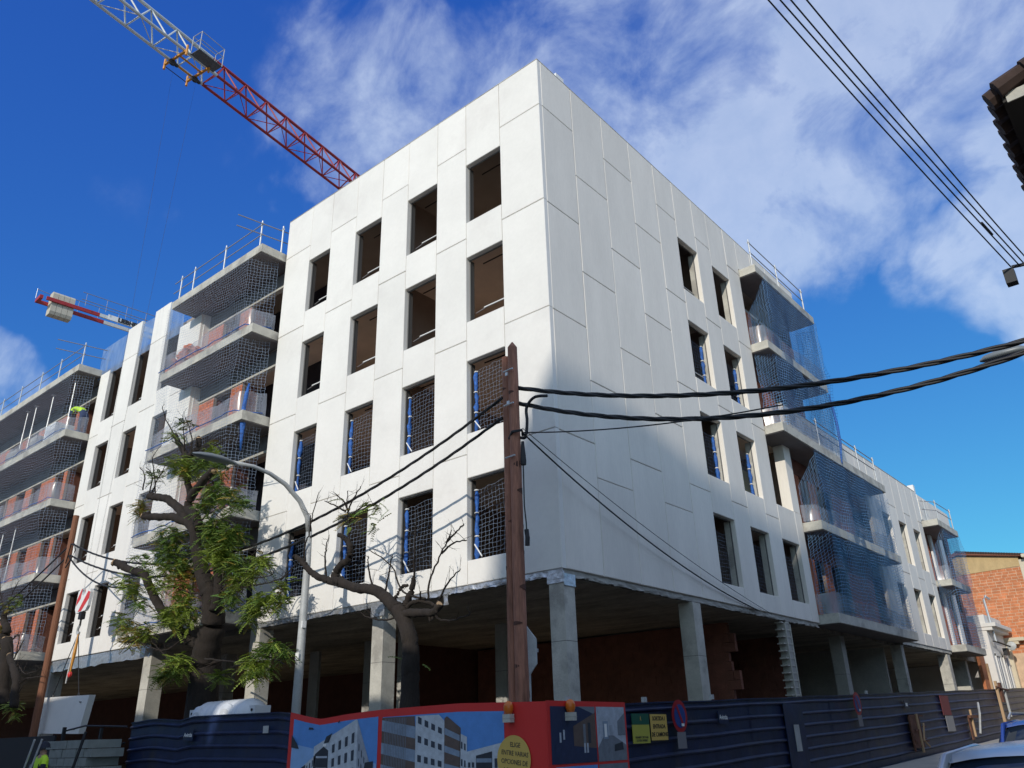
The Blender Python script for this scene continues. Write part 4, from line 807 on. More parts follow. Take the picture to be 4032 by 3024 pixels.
# mast, cab side and counter jib behind the building
b = MB(); yM = YS[-1] + 1.0; PM = onjib(yM) + SIDE * .5
for sx in (-.6, .6):
    for sy in (-.6, .6): b.bar((PM.x + sx, PM.y + sy, 0), (PM.x + sx, PM.y + sy, 32), .08, REDP)
for k in range(24):
    z = k * 1.33
    for s_ in ((-.6, -.6, .6, -.6), (.6, -.6, .6, .6), (.6, .6, -.6, .6), (-.6, .6, -.6, -.6)): b.bar((PM.x + s_[0], PM.y + s_[1], z), (PM.x + s_[2], PM.y + s_[3], z + 1.33), .035, REDP)
part(b.build('mast', CR), 'stuff')
b = MB(); b.box(PM.x - .9, PM.x + .9, PM.y - .9, PM.y + .9, 31, 33.2, REDP); P2 = PM + d1 * 11; b.bar(PM + Vector((0, 0, .2)), P2 + Vector((0, 0, .2)), .25, REDP); b.build('counter_jib', CR)
b = MB(); b.box(P2.x - 1, P2.x + 1, P2.y - 1.2, P2.y + 1.2, 30, 32.2, CONCP); b.build('counterweight', CR)
# trolley running under the jib, with its service basket
TRY = [-1.3, -.05]
TR = CR
b = MB(); m = CRY
for y in TRY:
    A_, B_ = cp(0, y) + Vector((0, 0, -.12)), cp(1, y) + Vector((0, 0, -.12))
    A2, B2 = A_ - SIDE * .35, B_ + SIDE * .18
    b.bar(A2, B2, .07, m, 6)
    for q in (A2, B2): b.bar(q + Vector((0, 0, -.28)), q + Vector((0, 0, .32)), .06, m, 6)
for s_ in (.12, .72): b.bar(cp(0, TRY[0]) + SIDE * s_ + Vector((0, 0, -.14)), cp(0, TRY[1]) + SIDE * s_ + Vector((0, 0, -.14)), .05, m)
b.bar(cp(0, TRY[0]) - SIDE * .35 + Vector((0, 0, -.2)), cp(0, TRY[1]) - SIDE * .35 + Vector((0, 0, -.2)), .02, DARK)
b.each('trolley_frame', TR)
b = MB()
for y in TRY: q = cp(0, y) + SIDE * .25 + Vector((0, 0, -.3)); b.lathe(q, [(.05, -.05), (.17, -.05), (.19, 0), (.17, .05), (.05, .05)], DARK, 12, 'x'); b.lathe(q + d1 * .2, [(.05, -.05), (.14, 0), (.05, .05)], DARK, 10, 'x')
b.each('sheave', TR)
b = MB(); G0 = cp(1, -1.05) + SIDE * .12; bx, by = SIDE * .62, d1 * 1.3; bz = Vector((0, 0, 1.0)); cs = [G0, G0 + bx, G0 + bx + by, G0 + by]
for q in cs: b.bar(q + Vector((0, 0, -.1)), q + bz, .022, GREYP)
for h in (.5, 1.0):
    for q, w in zip(cs, cs[1:] + cs[:1]): b.bar(q + Vector((0, 0, h)), w + Vector((0, 0, h)), .018, GREYP)
b.each('basket_rail', TR)
b = MB(); b.hexa([q + Vector((0, 0, -.12)) for q in cs] + [q + Vector((0, 0, -.08)) for q in cs], mat('grating', (.10, .11, .12), .6, var=.2, vscale=6)); b.build('basket_floor', TR)
# hoist ropes, hook block and lifting chain
HK = Vector((-18.95, -1.33, 6.2)); TC = cp(0, -.68) + SIDE * .42
b = MB()
for s_, q in ((-.22, (TRY[0], .12)), (.22, (TRY[1], .12)), (-.16, (TRY[0], .12)), (.16, (TRY[1], .12))):
    b.bar(cp(0, q[0]) + SIDE * .4 + Vector((0, 0, -.3)), HK + Vector((s_, 0, .25)), .0025, DARK, 4)
b.each('hoist_rope', CR)
HB = thing('hook_block', 'red and white striped crane hook block hanging in front of the left block', 'hook block', tuple(HK))
b = MB(); hx = HK.x; hz = HK.z
prof = [(-.47, .33), (-.2, .42), (-.17, .2), (.0, .15), (.14, .3), (.42, .33), (.46, .22), (.42, -.22), (.3, -.36), (-.38, -.4), (-.5, -.26)]
b.extrude([(hx + u, hz + v) for u, v in prof], HK.y - .05, HK.y + .05, 'xz', WHITE); b.build('cheek_plate', HB)
b = MB()
for q in ([(-.46, .05), (-.46, -.15), (-.2, .06), (-.17, .38), (-.22, .4)], [(-.25, -.36), (0, -.36), (.44, .02), (.45, .22), (.3, .27)]):
    for yy in (HK.y - .056, HK.y + .052): b.extrude([(hx + u, hz + v) for u, v in q], yy, yy + .004, 'xz', RED)
b.each('red_stripe', HB)
b = MB(); b.box(hx - .1, hx + .12, HK.y - .07, HK.y + .07, hz - .62, hz - .38, DARK); b.bar((hx, HK.y, hz - .6), (hx, HK.y, hz - .82), .035, DARK)
b.tube([(hx, HK.y, hz - .8), (hx - .09, HK.y, hz - .9), (hx - .1, HK.y, hz - 1.02), (hx, HK.y, hz - 1.1), (hx + .09, HK.y, hz - 1.03)], [.035, .045, .05, .045, .02], GREYP, 8); b.build('hook', HB)
# hanging precast panel with slings
pc = [(-18.0 - .0, 3.13), (-21.4, 3.2), (-21.65, 2.18), (-18.2, 2.08)]
PANM = (-19.75, -1.35, 2.6)
HP = thing('hanging_panel', 'white precast wall panel hanging level on slings from the crane hook', 'concrete panel', PANM)
b = MB(); q = [(-21.7, -1.15, 2.17), (-17.25, -1.5, 2.06), (-17.2, -1.33, 2.06), (-21.66, -.98, 2.17), (-21.4, -1.15, 3.27), (-16.95, -1.5, 3.14), (-16.9, -1.33, 3.14), (-21.36, -.98, 3.27)]
b.hexa(q, PANEL); b.build('slab', HP)
b = MB()
for u, v, w, h in ((.08, .78, .02, .3), (.06, .1, .02, .3), (.86, .82, .14, .02), (.88, .12, .14, .02)):
    P = Vector(q[0]).lerp(Vector(q[1]), u) + (Vector(q[4]) - Vector(q[0])) * v; b.box(P.x, P.x + w, P.y - .03, P.y - .005, P.z - h, P.z, DARK)
b.each('cast_slot', HP)
b = MB(); top = Vector((hx, HK.y, hz - 1.05))
l1 = Vector(q[4]).lerp(Vector(q[5]), .2); l2 = Vector(q[4]).lerp(Vector(q[5]), .74); md = Vector((hx - .05, HK.y, 3.9))
b.bar(top, l2 + Vector((0, .08, .05)), .014, DARK, 5); b.bar(top, l1 + Vector((0, .08, .05)), .014, DARK, 5)
b.tube([top, (hx - .12, HK.y, 4.6), (hx - .22, HK.y, 4.0), (hx - .26, HK.y, 3.6)], [.03, .035, .03, .025], GALV, 6)
b.each('sling', HP)
b = MB(); b.tube([(hx + .02, HK.y, 5.1), (hx - .02, HK.y, 4.5), (hx - .08, HK.y, 3.95)], [.03, .06, .03], CRY, 6)
b.lathe((hx - .08, HK.y, 3.86), [(.04, -.06), (.09, -.03), (.09, .03), (.04, .06)], RED, 10, 'y'); b.build('shortening_clutch', HP)
for l in (l1, l2): b = MB(); b.lathe(l + Vector((0, .08, .03)), [(.03, -.03), (.07, 0), (.03, .03)], DARK, 8, 'y'); b.build('lifting_eye', HP)
# ------------------------------------------------------------------ far crane counter jib
E0 = Vector((-69.9, 9.6, 42.0)); E1 = Vector((-69.0, 26.5, 42.0)); dj = (E1 - E0).normalized(); sj = Vector((dj.y, -dj.x, 0))
C2 = thing('tower_crane', 'far crane counter jib with concrete ballast and red girders, behind the left block', 'crane', (-69, 34, 0))
def gird(b, off, t0, t1, m, h=.36, w=.18, dz=0):
    a = E0 + dj * t0 + sj * off; c_ = E0 + dj * t1 + sj * off; z0 = Vector((0, 0, dz)); z1 = Vector((0, 0, dz + h)); s_ = sj * w
    b.hexa([a + z0, c_ + z0, c_ + z0 + s_, a + z0 + s_, a + z1, c_ + z1, c_ + z1 + s_, a + z1 + s_], m)
b = MB(); gird(b, 0, 0, 6.5, REDP); gird(b, 1.3, .6, 5.6, REDP); gird(b, .1, 0, .3, REDP, .36, 1.3); b.each('counter_jib', C2)
b = MB(); gird(b, 0, 6.5, 18, CRW); gird(b, 1.3, 5.6, 18, CRW); b.each('counter_jib', C2)
for k in range(4):
    t0 = 1.15 + k * .52; b = MB(); a = E0 + dj * t0 + sj * .25
    def P(u, z): return a + sj * u + Vector((0, 0, z))
    pr = [(-.0, -1.2), (.85, -1.2), (1.0, -.9), (1.0, 1.0), (.8, 1.25), (.1, 1.25), (-.1, 1.0), (-.1, -1.0)]
    n = len(pr); i0 = len(b.v); off = dj * .49; b.v += [tuple(P(u, z)) for u, z in pr] + [tuple(P(u, z) + off) for u, z in pr]
    k0 = b.mi(MATS.get('ballast_concrete') or mat('ballast_concrete', (.52, .48, .39), .9, var=.06)); b.f += [(i0 + 0,) + tuple(range(i0 + 1, i0 + n)), tuple(range(i0 + n, i0 + 2 * n))[::-1]]; b.f += [(i0 + j, i0 + n + j, i0 + n + (j + 1) % n, i0 + (j + 1) % n) for j in range(n)]; b.m += [k0] * (n + 2)
    b.build('ballast_block', C2)
b = MB()
for u in (-.35, 1.75):
    for z in (1.1, 1.9): b.bar(E0 + dj * 3.6 + sj * u + Vector((0, 0, z)), E0 + dj * 18 + sj * u + Vector((0, 0, z)), .035, RAIL)
    for t in range(4, 18, 2): b.bar(E0 + dj * t + sj * u + Vector((0, 0, .5)), E0 + dj * t + sj * u + Vector((0, 0, 1.9)), .022, RAIL)
b.bar(E0 + Vector((0, 0, .5)), E0 + Vector((0, 0, 1.6)), .03, GALV); b.bar(E0 + Vector((0, 0, 1.5)), E0 + dj * 2 + Vector((0, 0, 1.3)), .03, RAIL)
b.each('walkway_rail', C2)
b = MB(); gird(b, 1.5, 6.4, 16.6, WHITE, .56, .04, -.05); b.build('name_board', C2)
textmesh('LIEBHERR', .62, DARK, E0 + dj * 7.4 + sj * 1.56 + Vector((0, 0, .22)), dj, (0, 0, 1), 'lettering', C2, .01, 1.0, align='LEFT', bold=.035)
b = MB(); PM2 = E0 + dj * 19 + sj * .7
for sx in (-.8, .8):
    for sy in (-.8, .8): b.bar((PM2.x + sx, PM2.y + sy, 0), (PM2.x + sx, PM2.y + sy, 43), .1, REDP)
for k in range(26):
    z = k * 1.6
    for s_ in ((-.8, -.8, .8, -.8), (.8, -.8, .8, .8), (.8, .8, -.8, .8), (-.8, .8, -.8, -.8)): b.bar((PM2.x + s_[0], PM2.y + s_[1], z), (PM2.x + s_[2], PM2.y + s_[3], z + 1.6), .045, REDP)
part(b.build('mast', C2), 'stuff')
# ------------------------------------------------------------------ poles, lamps, cables
PO = thing('utility_pole', 'weathered twin wooden utility pole in front of the building corner', 'utility pole', (0, -1.5, 0))
def pole(parent, x, y, r0, r1, z1, m, seed, lean=0, name='pole_shaft', top=True, z0=0):
    b = MB(); r = random.Random(seed); n = 24; P = []; R = []
    for k in range(n + 1):
        v = k / n; P.append((x + lean * v + .004 * math.sin(v * 9 + seed), y, z0 + (z1 - z0) * v)); R.append((r0 + (r1 - r0) * v) * (1 + r.uniform(-.025, .025)))
    if top: P.append((x + lean, y, z1 + .12)); R.append(.015)
    b.tube(P, R, m, 12); return b.build(name, parent, smooth=False)
pole(PO, .14, -1.55, .13, .10, 9.02, WOODP, 1); pole(PO, -.145, -1.42, .115, .09, 8.92, WOODP, 2, top=False)
rk = random.Random(3)
for px_, py_, ra, rb in ((.14, -1.55, .13, .10), (-.145, -1.42, .115, .09)):
    z = 1.2
    while z < 7.9:
        z += rk.uniform(.35, .8); rr_ = ra + (rb - ra) * z / 9; n_ = 7; a0 = rk.uniform(0, 6.28); b = MB(); sp = rk.uniform(1.2, 3.6); hh = rk.uniform(.03, .07)
        for k in range(n_):
            a = a0 + sp * k / (n_ - 1)
            for dz in (-1, 1): b.v.append((px_ + (rr_ * 1.035) * math.cos(a), py_ + (rr_ * 1.035) * math.sin(a), z + dz * hh * math.sin(math.pi * (k + .5) / n_)))
        b.mats = [KNOT]; b.f = [(2 * k, 2 * k + 2, 2 * k + 3, 2 * k + 1) for k in range(n_ - 1)]; b.m = [0] * (n_ - 1); b.build('knot', PO)
b = MB()
for z in (8.45, 7.7, 6.6): b.bar((.0, -1.7, z), (.25, -1.7, z + .01), .018, GALV)
b.box(.05, .11, -1.70, -1.675, 8.35, 8.42, GALV); b.box(.08, .14, -1.705, -1.68, 7.72, 7.78, GALV); b.each('bolt', PO)
b = MB(); b.tube([(.33, -1.55, 6.9), (.335, -1.55, 6.5), (.34, -1.55, 6.42)], [.03, .06, .05], DARK, 8); b.tube([(.335, -1.56, 6.42), (.33, -1.56, 5.6), (.36, -1.56, 5.3), (.37, -1.56, 4.9)], .014, DARK, 5)
b.tube([(.36, -1.56, 5.15), (.38, -1.56, 5.0), (.37, -1.56, 4.85)], .045, DARK, 8); b.build('cable_joint', PO)
b = MB(); b.tube([(.0, -1.56, 7.05), (.2, -1.7, 7.1), (.36, -1.6, 7.12), (.3, -1.5, 7.05)], .03, DARK, 6); b.build('cable_clamp', PO)
PL = thing('utility_pole', 'single orange brown wooden pole at the left in front of the white block', 'utility pole', (-20.6, -1.5, 0))
pole(PL, -20.55, -1.5, .13, .10, 9.35, WOODL, 5, top=False)
# street lamp with curved arm
LX = -6.45
SL = thing('street_lamp', 'grey street lamp with long curved arm reaching left over the street', 'street lamp', (LX, -1.5, 0))
b = MB(); b.tube([(LX, -1.5, 0), (LX, -1.5, 3.4), (LX, -1.5, 5.6), (LX, -1.52, 6.3)], [.115, .10, .082, .075], GREYP, 12)
b.build('post', SL, smooth=True)
b = MB(); b.tube([(LX, -1.52, 6.3), (LX, -1.6, 6.65), (LX, -1.85, 7.0), (LX, -2.3, 7.33), (LX, -2.75, 7.5), (LX, -3.2, 7.57), (LX, -3.75, 7.55)], [.075, .065, .06, .055, .05, .045, .042], GREYP, 12); b.build('arm', SL, smooth=True)
b = MB(); k0 = [(-3.68, .05, .05), (-3.85, .13, .07), (-4.1, .17, .10), (-4.35, .17, .10), (-4.6, .12, .07), (-4.75, .03, .03)]
for i, (y, w, h) in enumerate(k0):
    for j in range(12):
        t = 2 * math.pi * j / 12; b.v.append((LX + w * math.cos(t), y, 7.52 + (h if math.sin(t) > 0 else h * .45) * math.sin(t)))
b.mats = [LAMPH]
for i in range(5):
    for j in range(12): a = i * 12 + j; c_ = i * 12 + (j + 1) % 12; b.f.append((a, c_, c_ + 12, a + 12)); b.m.append(0)
b.build('lamp_head', SL, smooth=True)
b = MB(); b.box(LX - .02, LX + .1, -1.62, -1.6, 3.35, 3.5, WHITE); b.box(LX + .09, LX + .13, -1.6, -1.5, 4.05, 4.2, WHITE); b.each('sticker', SL)
# right hand house corner, its wall lamp and brackets
RH = thing('tiled_house', 'dark tiled roof corner of the near house at the upper right edge', 'house', (14, 2, 0))
b = MB(); b.box(9.95, 18, -5.85, 14, 0, 6.45, mat('render_wall', (.16, .14, .12), .9, var=.1)); b.build('wall', RH)
b = MB(); b.box(9.52, 18.2, -6.25, 14, 6.42, 6.5, mat('eave_soffit', (.035, .03, .026), .9)); b.extrude([(9.52, 6.5), (9.62, 6.62), (13.8, 8.2), (18, 6.62), (18, 6.5)], -6.2, 14, 'xz', MATS['eave_soffit']); b.box(9.55, 18.1, -6.262, -6.25, 6.40, 6.50, CONCP); b.each('eaves', RH)
TILE = mat('roof_tile', (.045, .026, .020), .9, var=.3, vscale=6); b = MB(); k = 0
for i in range(60):
    y = -6.2 + i * .21
    b.tube([(9.42, y, 6.52 + (.02 if i % 2 else 0)), (9.75, y, 6.66), (10.2, y, 6.83)], [.085, .08, .075], TILE, 8)
    b.build('roof_tile', RH); b = MB()
b = MB()
for i in range(18):
    x = 9.5 + i * .23; b.tube([(x, -6.28, 6.54 + i * .086), (x + .25, -6.26, 6.64 + i * .088)], [.09, .075], TILE, 8)
b.each('verge_tile', RH)
R2 = thing('row_house', 'rendered row house on the right side of the street, behind its iron bracket', 'house', (14, 18, 0))
b = MB(); b.box(10.2, 18, 14, 60, 0, 7.2, MATS['render_wall']); b.build('wall', R2)
b = MB(); b.box(9.95, 18, 14, 60, 7.2, 7.35, CONC); b.build('cornice', R2)
LR = thing('street_lamp', 'grey wall mounted street lamp head at the right picture edge', 'street lamp', (8.2, 1.0, 7))
b = MB(); y0, x0, z0 = 1.0, 8.24, 7.02
for i, (dx, w, h) in enumerate([(-.32, .02, .02), (-.24, .10, .07), (0, .14, .11), (.24, .13, .10), (.36, .05, .05)]):
    for j in range(12): t = 2 * math.pi * j / 12; b.v.append((x0 + dx, y0 + w * math.cos(t), z0 + (h if math.sin(t) > 0 else h * .5) * math.sin(t)))
b.mats = [LAMPH]
for i in range(4):
    for j in range(12): a = i * 12 + j; c_ = i * 12 + (j + 1) % 12; b.f.append((a, c_, c_ + 12, a + 12)); b.m.append(0)
b.build('lamp_head', LR, smooth=True)
b = MB(); b.tube([(x0 + .3, y0, z0), (9.2, 1.05, 7.0), (10.0, 1.1, 6.8)], .03, LAMPH, 8); b.build('arm', LR)
BK = thing('cable_bracket', 'black iron wire bracket with insulators at the right picture edge', 'bracket', (9.2, 1.3, 8.4))
b = MB(); b.bar((8.72, 1.3, 8.62), (10.0, 1.4, 8.5), .03, DARK); b.bar((8.9, 1.32, 8.5), (10.0, 1.4, 8.45), .02, DARK); b.build('arm', BK)
b = MB(); b.box(8.58, 8.74, 1.22, 1.4, 8.32, 8.58, DARK); b.build('floodlight', BK)
b = MB(); b.tube([(8.84, 1.3, 8.16), (8.94, 1.3, 8.2), (9.2, 1.3, 8.18)], [.02, .05, .05], DARK, 8); b.tube([(8.76, 1.3, 7.98), (8.9, 1.3, 8.0), (9.3, 1.3, 8.0)], [.02, .03, .03], DARK, 8); b.each('insulator', BK)
def cable(label, pts, r, twist=False, group=None, name='overhead_cable', n=60, m=DARK, cat='cable'):
    """pts: control points; smoothed"""
    P = [Vector(p) for p in pts]; Q = []
    for i in range(len(P) - 1):
        p0, p1, p2, p3 = P[max(i - 1, 0)], P[i], P[i + 1], P[min(i + 2, len(P) - 1)]
        k = max(3, n // (len(P) - 1))
        for j in range(k):
            t = j / k; Q.append(.5 * ((2 * p1) + (-p0 + p2) * t + (2 * p0 - 5 * p1 + 4 * p2 - p3) * t * t + (-p0 + 3 * p1 - 3 * p2 + p3) * t ** 3))
    Q.append(P[-1]); b = MB()
    if twist:
        for s_ in (0, 2.1, 4.2):
            L = 0; W = []
            for i, q in enumerate(Q):
                if i: L += (q - Q[i - 1]).length
                a = L * 4.5 + s_; W.append(q + Vector((0, math.cos(a) * r * .55, math.sin(a) * r * .55)) + Vector((math.sin(a) * 0, 0, 0)))
            b.tube(W, r * .62, m, 6)
    else: b.tube(Q, r, m, 5)
    return tag(b.build(name, smooth=True), label, cat, group)
def sag(a, b_, s_, n=9, t1=1.0):
    a, b_ = Vector(a), Vector(b_); return [a.lerp(b_, t * t1) - Vector((0, 0, 4 * s_ * (t * t1) * (1 - t * t1))) for t in [i / (n - 1) for i in range(n)]]
C_ = GEN['cab']
e1 = Vector(C_['a1']).lerp(Vector(C_['e1']), 1.14); e2 = Vector(C_['a2']).lerp(Vector(C_['e2']), 1.14)
cable('upper thick black twisted cable running right from the twin pole', sag(C_['a1'], e1 + Vector((0, 0, .32)), .66, 13), .042, True, n=240)
cable('lower thick black twisted cable running right from the twin pole', sag(C_['a2'], e2 + Vector((0, 0, .44)), .93, 13), .042, True, n=240)
cable('thin cable just under the two thick ones, right of the twin pole', sag(C_['a0'], Vector((5.2, -.65, 6.55)), .12, 7), .013)
cable('thin cable sloping down from the twin pole to the right soffit', sag(C_['a0'], C_['drop'], .35, 9), .018)
cable('second thin cable dropping to the right soffit, just above the other', sag((.3, -1.5, 7.2), (0.03, 9.9, 4.66), .2, 9), .008)
cable('short black jumper loop beside the twin pole', [(.17, -1.5, 7.05), (.36, -1.5, 7.0), (.42, -1.5, 7.3), (.42, -1.5, 7.6), (.6, -1.48, 7.78), (.9, -1.44, 7.74)], .032)
LA = Vector((-20.42, -1.5, 8.0))
cable('upper thick black twisted cable running left from the twin pole', sag((-.2, -1.5, 8.0), (-20.4, -1.5, 8.3), 1.8, 15), .03, True, n=300)
cable('lower thick black twisted cable running left from the twin pole', sag((-.2, -1.52, 7.55), (-20.4, -1.5, 7.9), 1.75, 15), .03, True, n=300)
cable('black cable running left off the single wooden pole past the brick bay', sag((-20.6, -1.5, 8.3), (-34, -1.8, 4.6), .3), .03)
cable('second black cable running left off the single wooden pole', sag((-20.6, -1.5, 7.9), (-34, -1.8, 4.0), .3), .03)
cable('drooping branch cable from the single wooden pole towards the big tree', sag((-20.45, -1.55, 7.9), (-15.2, -1.7, 6.1), .35), .028)
b = MB(); b.tube([(-20.4, -1.6, 7.6), (-20.2, -1.62, 8.25), (-19.9, -1.62, 8.2), (-19.75, -1.62, 7.95), (-19.95, -1.62, 7.7), (-20.35, -1.6, 7.45)], .022, DARK, 6)
tag(b.build('cable_loop', smooth=True), 'loop of black cable tied at the single wooden pole', 'cable')
for i in range(4):
    a = Vector(C_['wl'][i]); c_ = Vector(C_['wr'][i]); a2 = a + (a - c_) * .35
    P = sag(a2, c_, .10, 9); rr = random.Random(i); P = [p + Vector((0, 0, rr.uniform(-.012, .012))) if 0 < j < 8 else p for j, p in enumerate(P)]
    cable('thin overhead wire crossing the upper right sky, %s of four' % ['leftmost', 'second from left', 'third from left', 'rightmost'][i], P, .011, group='four parallel wires across the upper right sky')
b = MB(); q = Vector(C_['wl'][1]).lerp(Vector(C_['wr'][1]), .8); b.bar(q, q + (Vector(C_['wr'][1]) - Vector(C_['wl'][1])).normalized() * .35, .022, DARK); tag(b.build('wire_splice'), 'black splice sleeve on the second of the four thin wires', 'splice')
# back of a road sign behind the pole
RS = thing('road_sign', 'back of a pale angular road sign seen beside the twin pole', 'road sign', (.5, -1.2, 0))
b = MB(); b.hexa([(.02, -1.28, 2.55), (.02, -1.25, 2.55), (.02, -1.25, 3.5), (.02, -1.28, 3.5), (.13, -1.12, 2.82), (.13, -1.09, 2.82), (.13, -1.09, 3.25), (.13, -1.12, 3.25)], GREYP); b.build('sign_plate', RS)
b = MB(); b.bar((-.02, -1.15, 0), (-.02, -1.15, 3.4), .03, GALV); b.box(.08, .13, -1.08, -1.05, 3.02, 3.08, GALV); b.build('post', RS)
# ------------------------------------------------------------------ trees
def leaves(parent, clusters, seed, DENS=1.0):
    """pinnate fronds made of small folded leaflets, three leaf colours"""
    r = random.Random(seed); bs = [MB(), MB(), MB()]; tw = MB()
    for i in range(3): bs[i].mats = [LEAF[i]]
    for cx, cy, cz, R, n, c in clusters:
        for k in range(int(n * 2.3 * DENS)):
            u = Vector((r.gauss(0, 1), r.gauss(0, 1), r.gauss(0, 1))); u = u.normalized() * (r.random() ** .45) * R * 1.15
            p = Vector((cx, cy, cz)) + Vector((u.x, u.y * .8, u.z * .9))
            a = r.uniform(0, 6.28); L = r.uniform(.22, .42); d = Vector((math.cos(a), math.sin(a) * .8, r.uniform(-.6, .6))).normalized()
            cc = c if r.random() < .7 else r.choice([0, 1, 1, 2] if c == 2 else [0, 1, 0, 1, 2])
            bb = bs[cc]; side = d.cross(Vector((0, 0, 1))).normalized(); roll = r.uniform(-.6, .6); side = (side * math.cos(roll) + d.cross(side) * math.sin(roll)).normalized()
            m = 8; q = p
            for j in range(m):
                t = (j + .5) / m; q = p + d * L * t + Vector((0, 0, -.35 * L * t * t)); ll = .078 * (1 - abs(t - .4) * .9) * r.uniform(.8, 1.2); wv = .022
                for s_ in (-1, 1):
                    e = (side * s_ + d * .45 + Vector((0, 0, -.25 + r.uniform(-.25, .15)))).normalized(); w_ = d * wv
                    i0 = len(bb.v); bb.v += [tuple(q), tuple(q + e * ll * .5 + w_), tuple(q + e * ll), tuple(q + e * ll * .5 - w_)]
                    bb.f.append((i0, i0 + 1, i0 + 2, i0 + 3)); bb.m.append(0)
            tw.tube([p, p + d * L * .5 + Vector((0, 0, -.12 * L)), q], .004, LEAF[1], 3, caps=False)
    for i, nm in enumerate(('foliage', 'light_foliage', 'yellow_foliage')):
        if bs[i].f: part(bs[i].build(nm, parent), 'stuff')
    part(tw.build('leaf_stalks', parent), 'stuff')
def smooth_line(pl, sub=5, jit=.02, rj=.06, seed=0):
    r = random.Random(seed); P = [Vector(p[:3]) for p in pl]; R = [p[3] for p in pl]; Q = []; RR = []
    for i in range(len(P) - 1):
        p0, p1, p2, p3 = P[max(i - 1, 0)], P[i], P[i + 1], P[min(i + 2, len(P) - 1)]
        for j in range(sub):
            t = j / sub; Q.append(.5 * ((2 * p1) + (-p0 + p2) * t + (2 * p0 - 5 * p1 + 4 * p2 - p3) * t * t + (-p0 + 3 * p1 - 3 * p2 + p3) * t ** 3) + Vector([r.uniform(-jit, jit) for _ in range(3)]))
            RR.append((R[i] + (R[i + 1] - R[i]) * t) * (1 + r.uniform(-rj, rj)))
    Q.append(P[-1]); RR.append(R[-1] * 1.06); return Q, RR
def tree(label, base, limbs, twigs, clusters, seed, ground=True):
    t = thing('pollarded_tree', label, 'tree', base, 'pollarded street trees')
    for i, l in enumerate(limbs):
        if i == 0: l = [[base[0], base[1], 0, l[0][3] * 1.15]] + l
        Q, RR = smooth_line(l, 6, .012, .035, seed + i); b = MB(); b.tube(Q, RR, BARK, 11, jit=.05); o = b.build('trunk' if i == 0 else 'limb', t, smooth=True)
        if i and l[-1][3] > .05:
            e, e0 = Vector(l[-1][:3]), Vector(l[-2][:3]); d = (e - e0).normalized(); b = MB(); b.tube([e - d * .02, e + d * .012], RR[-1] * .97, CUT, 11); b.build('cut_end', t)
            r = random.Random(seed + i * 7); b = MB()
            for k in range(7): # knobbly swellings
                pp = e - d * r.uniform(.0, .4) + Vector([r.uniform(-1, 1) * RR[-1] * .7 for _ in range(3)]); b.lathe(pp, [(.02, -.07), (RR[-1] * .5, -.03), (RR[-1] * .55, .03), (.02, .07)], BARK, 7)
            b.build('burr', t, smooth=True)
    b = MB(); r = random.Random(seed)
    for w in twigs:
        P, RR = smooth_line([[*p, .02] for p in w], 5, .012, 0, seed)
        n = len(P); b.tube(P, [.022 * (1 - .75 * k / n) + .003 for k in range(n)], BARK, 5)
        for k in range(1, n, 1 if seed != 40 else 2):
            d = Vector((r.uniform(-1, 1), r.uniform(-.5, .5), r.uniform(-.2, 1))).normalized() * r.uniform(.12, .38); b.tube([P[k], P[k] + d * .5 + Vector((0, 0, .02)), P[k] + d], [.006, .004, .002], BARK, 4, caps=False); d2 = (d + Vector((r.uniform(-.2, .2), r.uniform(-.1, .1), r.uniform(0, .25)))).normalized() * .18; b.tube([P[k] + d * .55, P[k] + d * .55 + d2], [.004, .0015], BARK, 3, caps=False)
    part(b.build('twigs', t), 'stuff')
    leaves(t, clusters, seed, .22 if seed == 40 else 1.0)
    return t
tree('big leafy pollarded tree with several knobbly limbs behind the navy fence', (GEN['t1'][0][0][0], -1.05, 0), GEN['t1'], GEN['t1tw'], GEN['t1lf'], 3)
tree('almost bare pollarded tree with long curling limbs left of the twin pole', (GEN['t2'][0][0][0], -1.6, 0), GEN['t2'], GEN['t2tw'], GEN['t2lf'], 40)
tree('bare tree trunk with few leaves at the left picture edge', (GEN['t3'][0][0][0], -1.8, 0), GEN['t3'], GEN['t3tw'], GEN['t3lf'], 80)
# ------------------------------------------------------------------ hoarding
def hoard(parent, ax, u0, u1, other, ztop, h=2.02, name='fence_sheet', sgn=1, seed=0, m=HOARD):
    """ribbed steel sheet between u0,u1; ax 'x' runs along x at y=other (faces -Y) or 'y' at x=other (faces +X)"""
    r = random.Random(seed); b = MB(); b.mats = [m]; nU = max(2, int((u1 - u0) / .3)); pr = []
    z = 0
    pr.append((0, .0))
    for k in range(8):
        zz = .02 + k * .262; pr += [(zz, .0), (zz + .03, .045), (zz + .05, .05), (zz + .085, .0)]
    pr = [p for p in pr if p[0] < h - .03] + [(h - .03, 0), (h - .025, .03), (h, .03), (h, -.02)]
    dent = lambda u, z: .006 * math.sin(u * 1.1 + seed) * math.sin(z * 3) + .0015 * math.sin(u * 7 + z * 4)
    for i in range(nU + 1):
        u = u0 + (u1 - u0) * i / nU; zt = ztop(u)
        for zz, d in pr:
            zw = zt - h + zz; dd = d + dent(u, zz) + .004 * (seed % 3)
            b.v.append((u, other - dd, zw) if ax == 'x' else (other + dd, u, zw))
    n = len(pr)
    for i in range(nU):
        for j in range(n - 1): a = i * n + j; b.f.append((a, a + n, a + n + 1, a + 1)); b.m.append(0)
    return b.build(name, parent, smooth=False)
FL = thing('site_fence', 'navy ribbed steel hoarding under the big tree, left of the torn banner', 'fence', (-6, -2.5, 0))
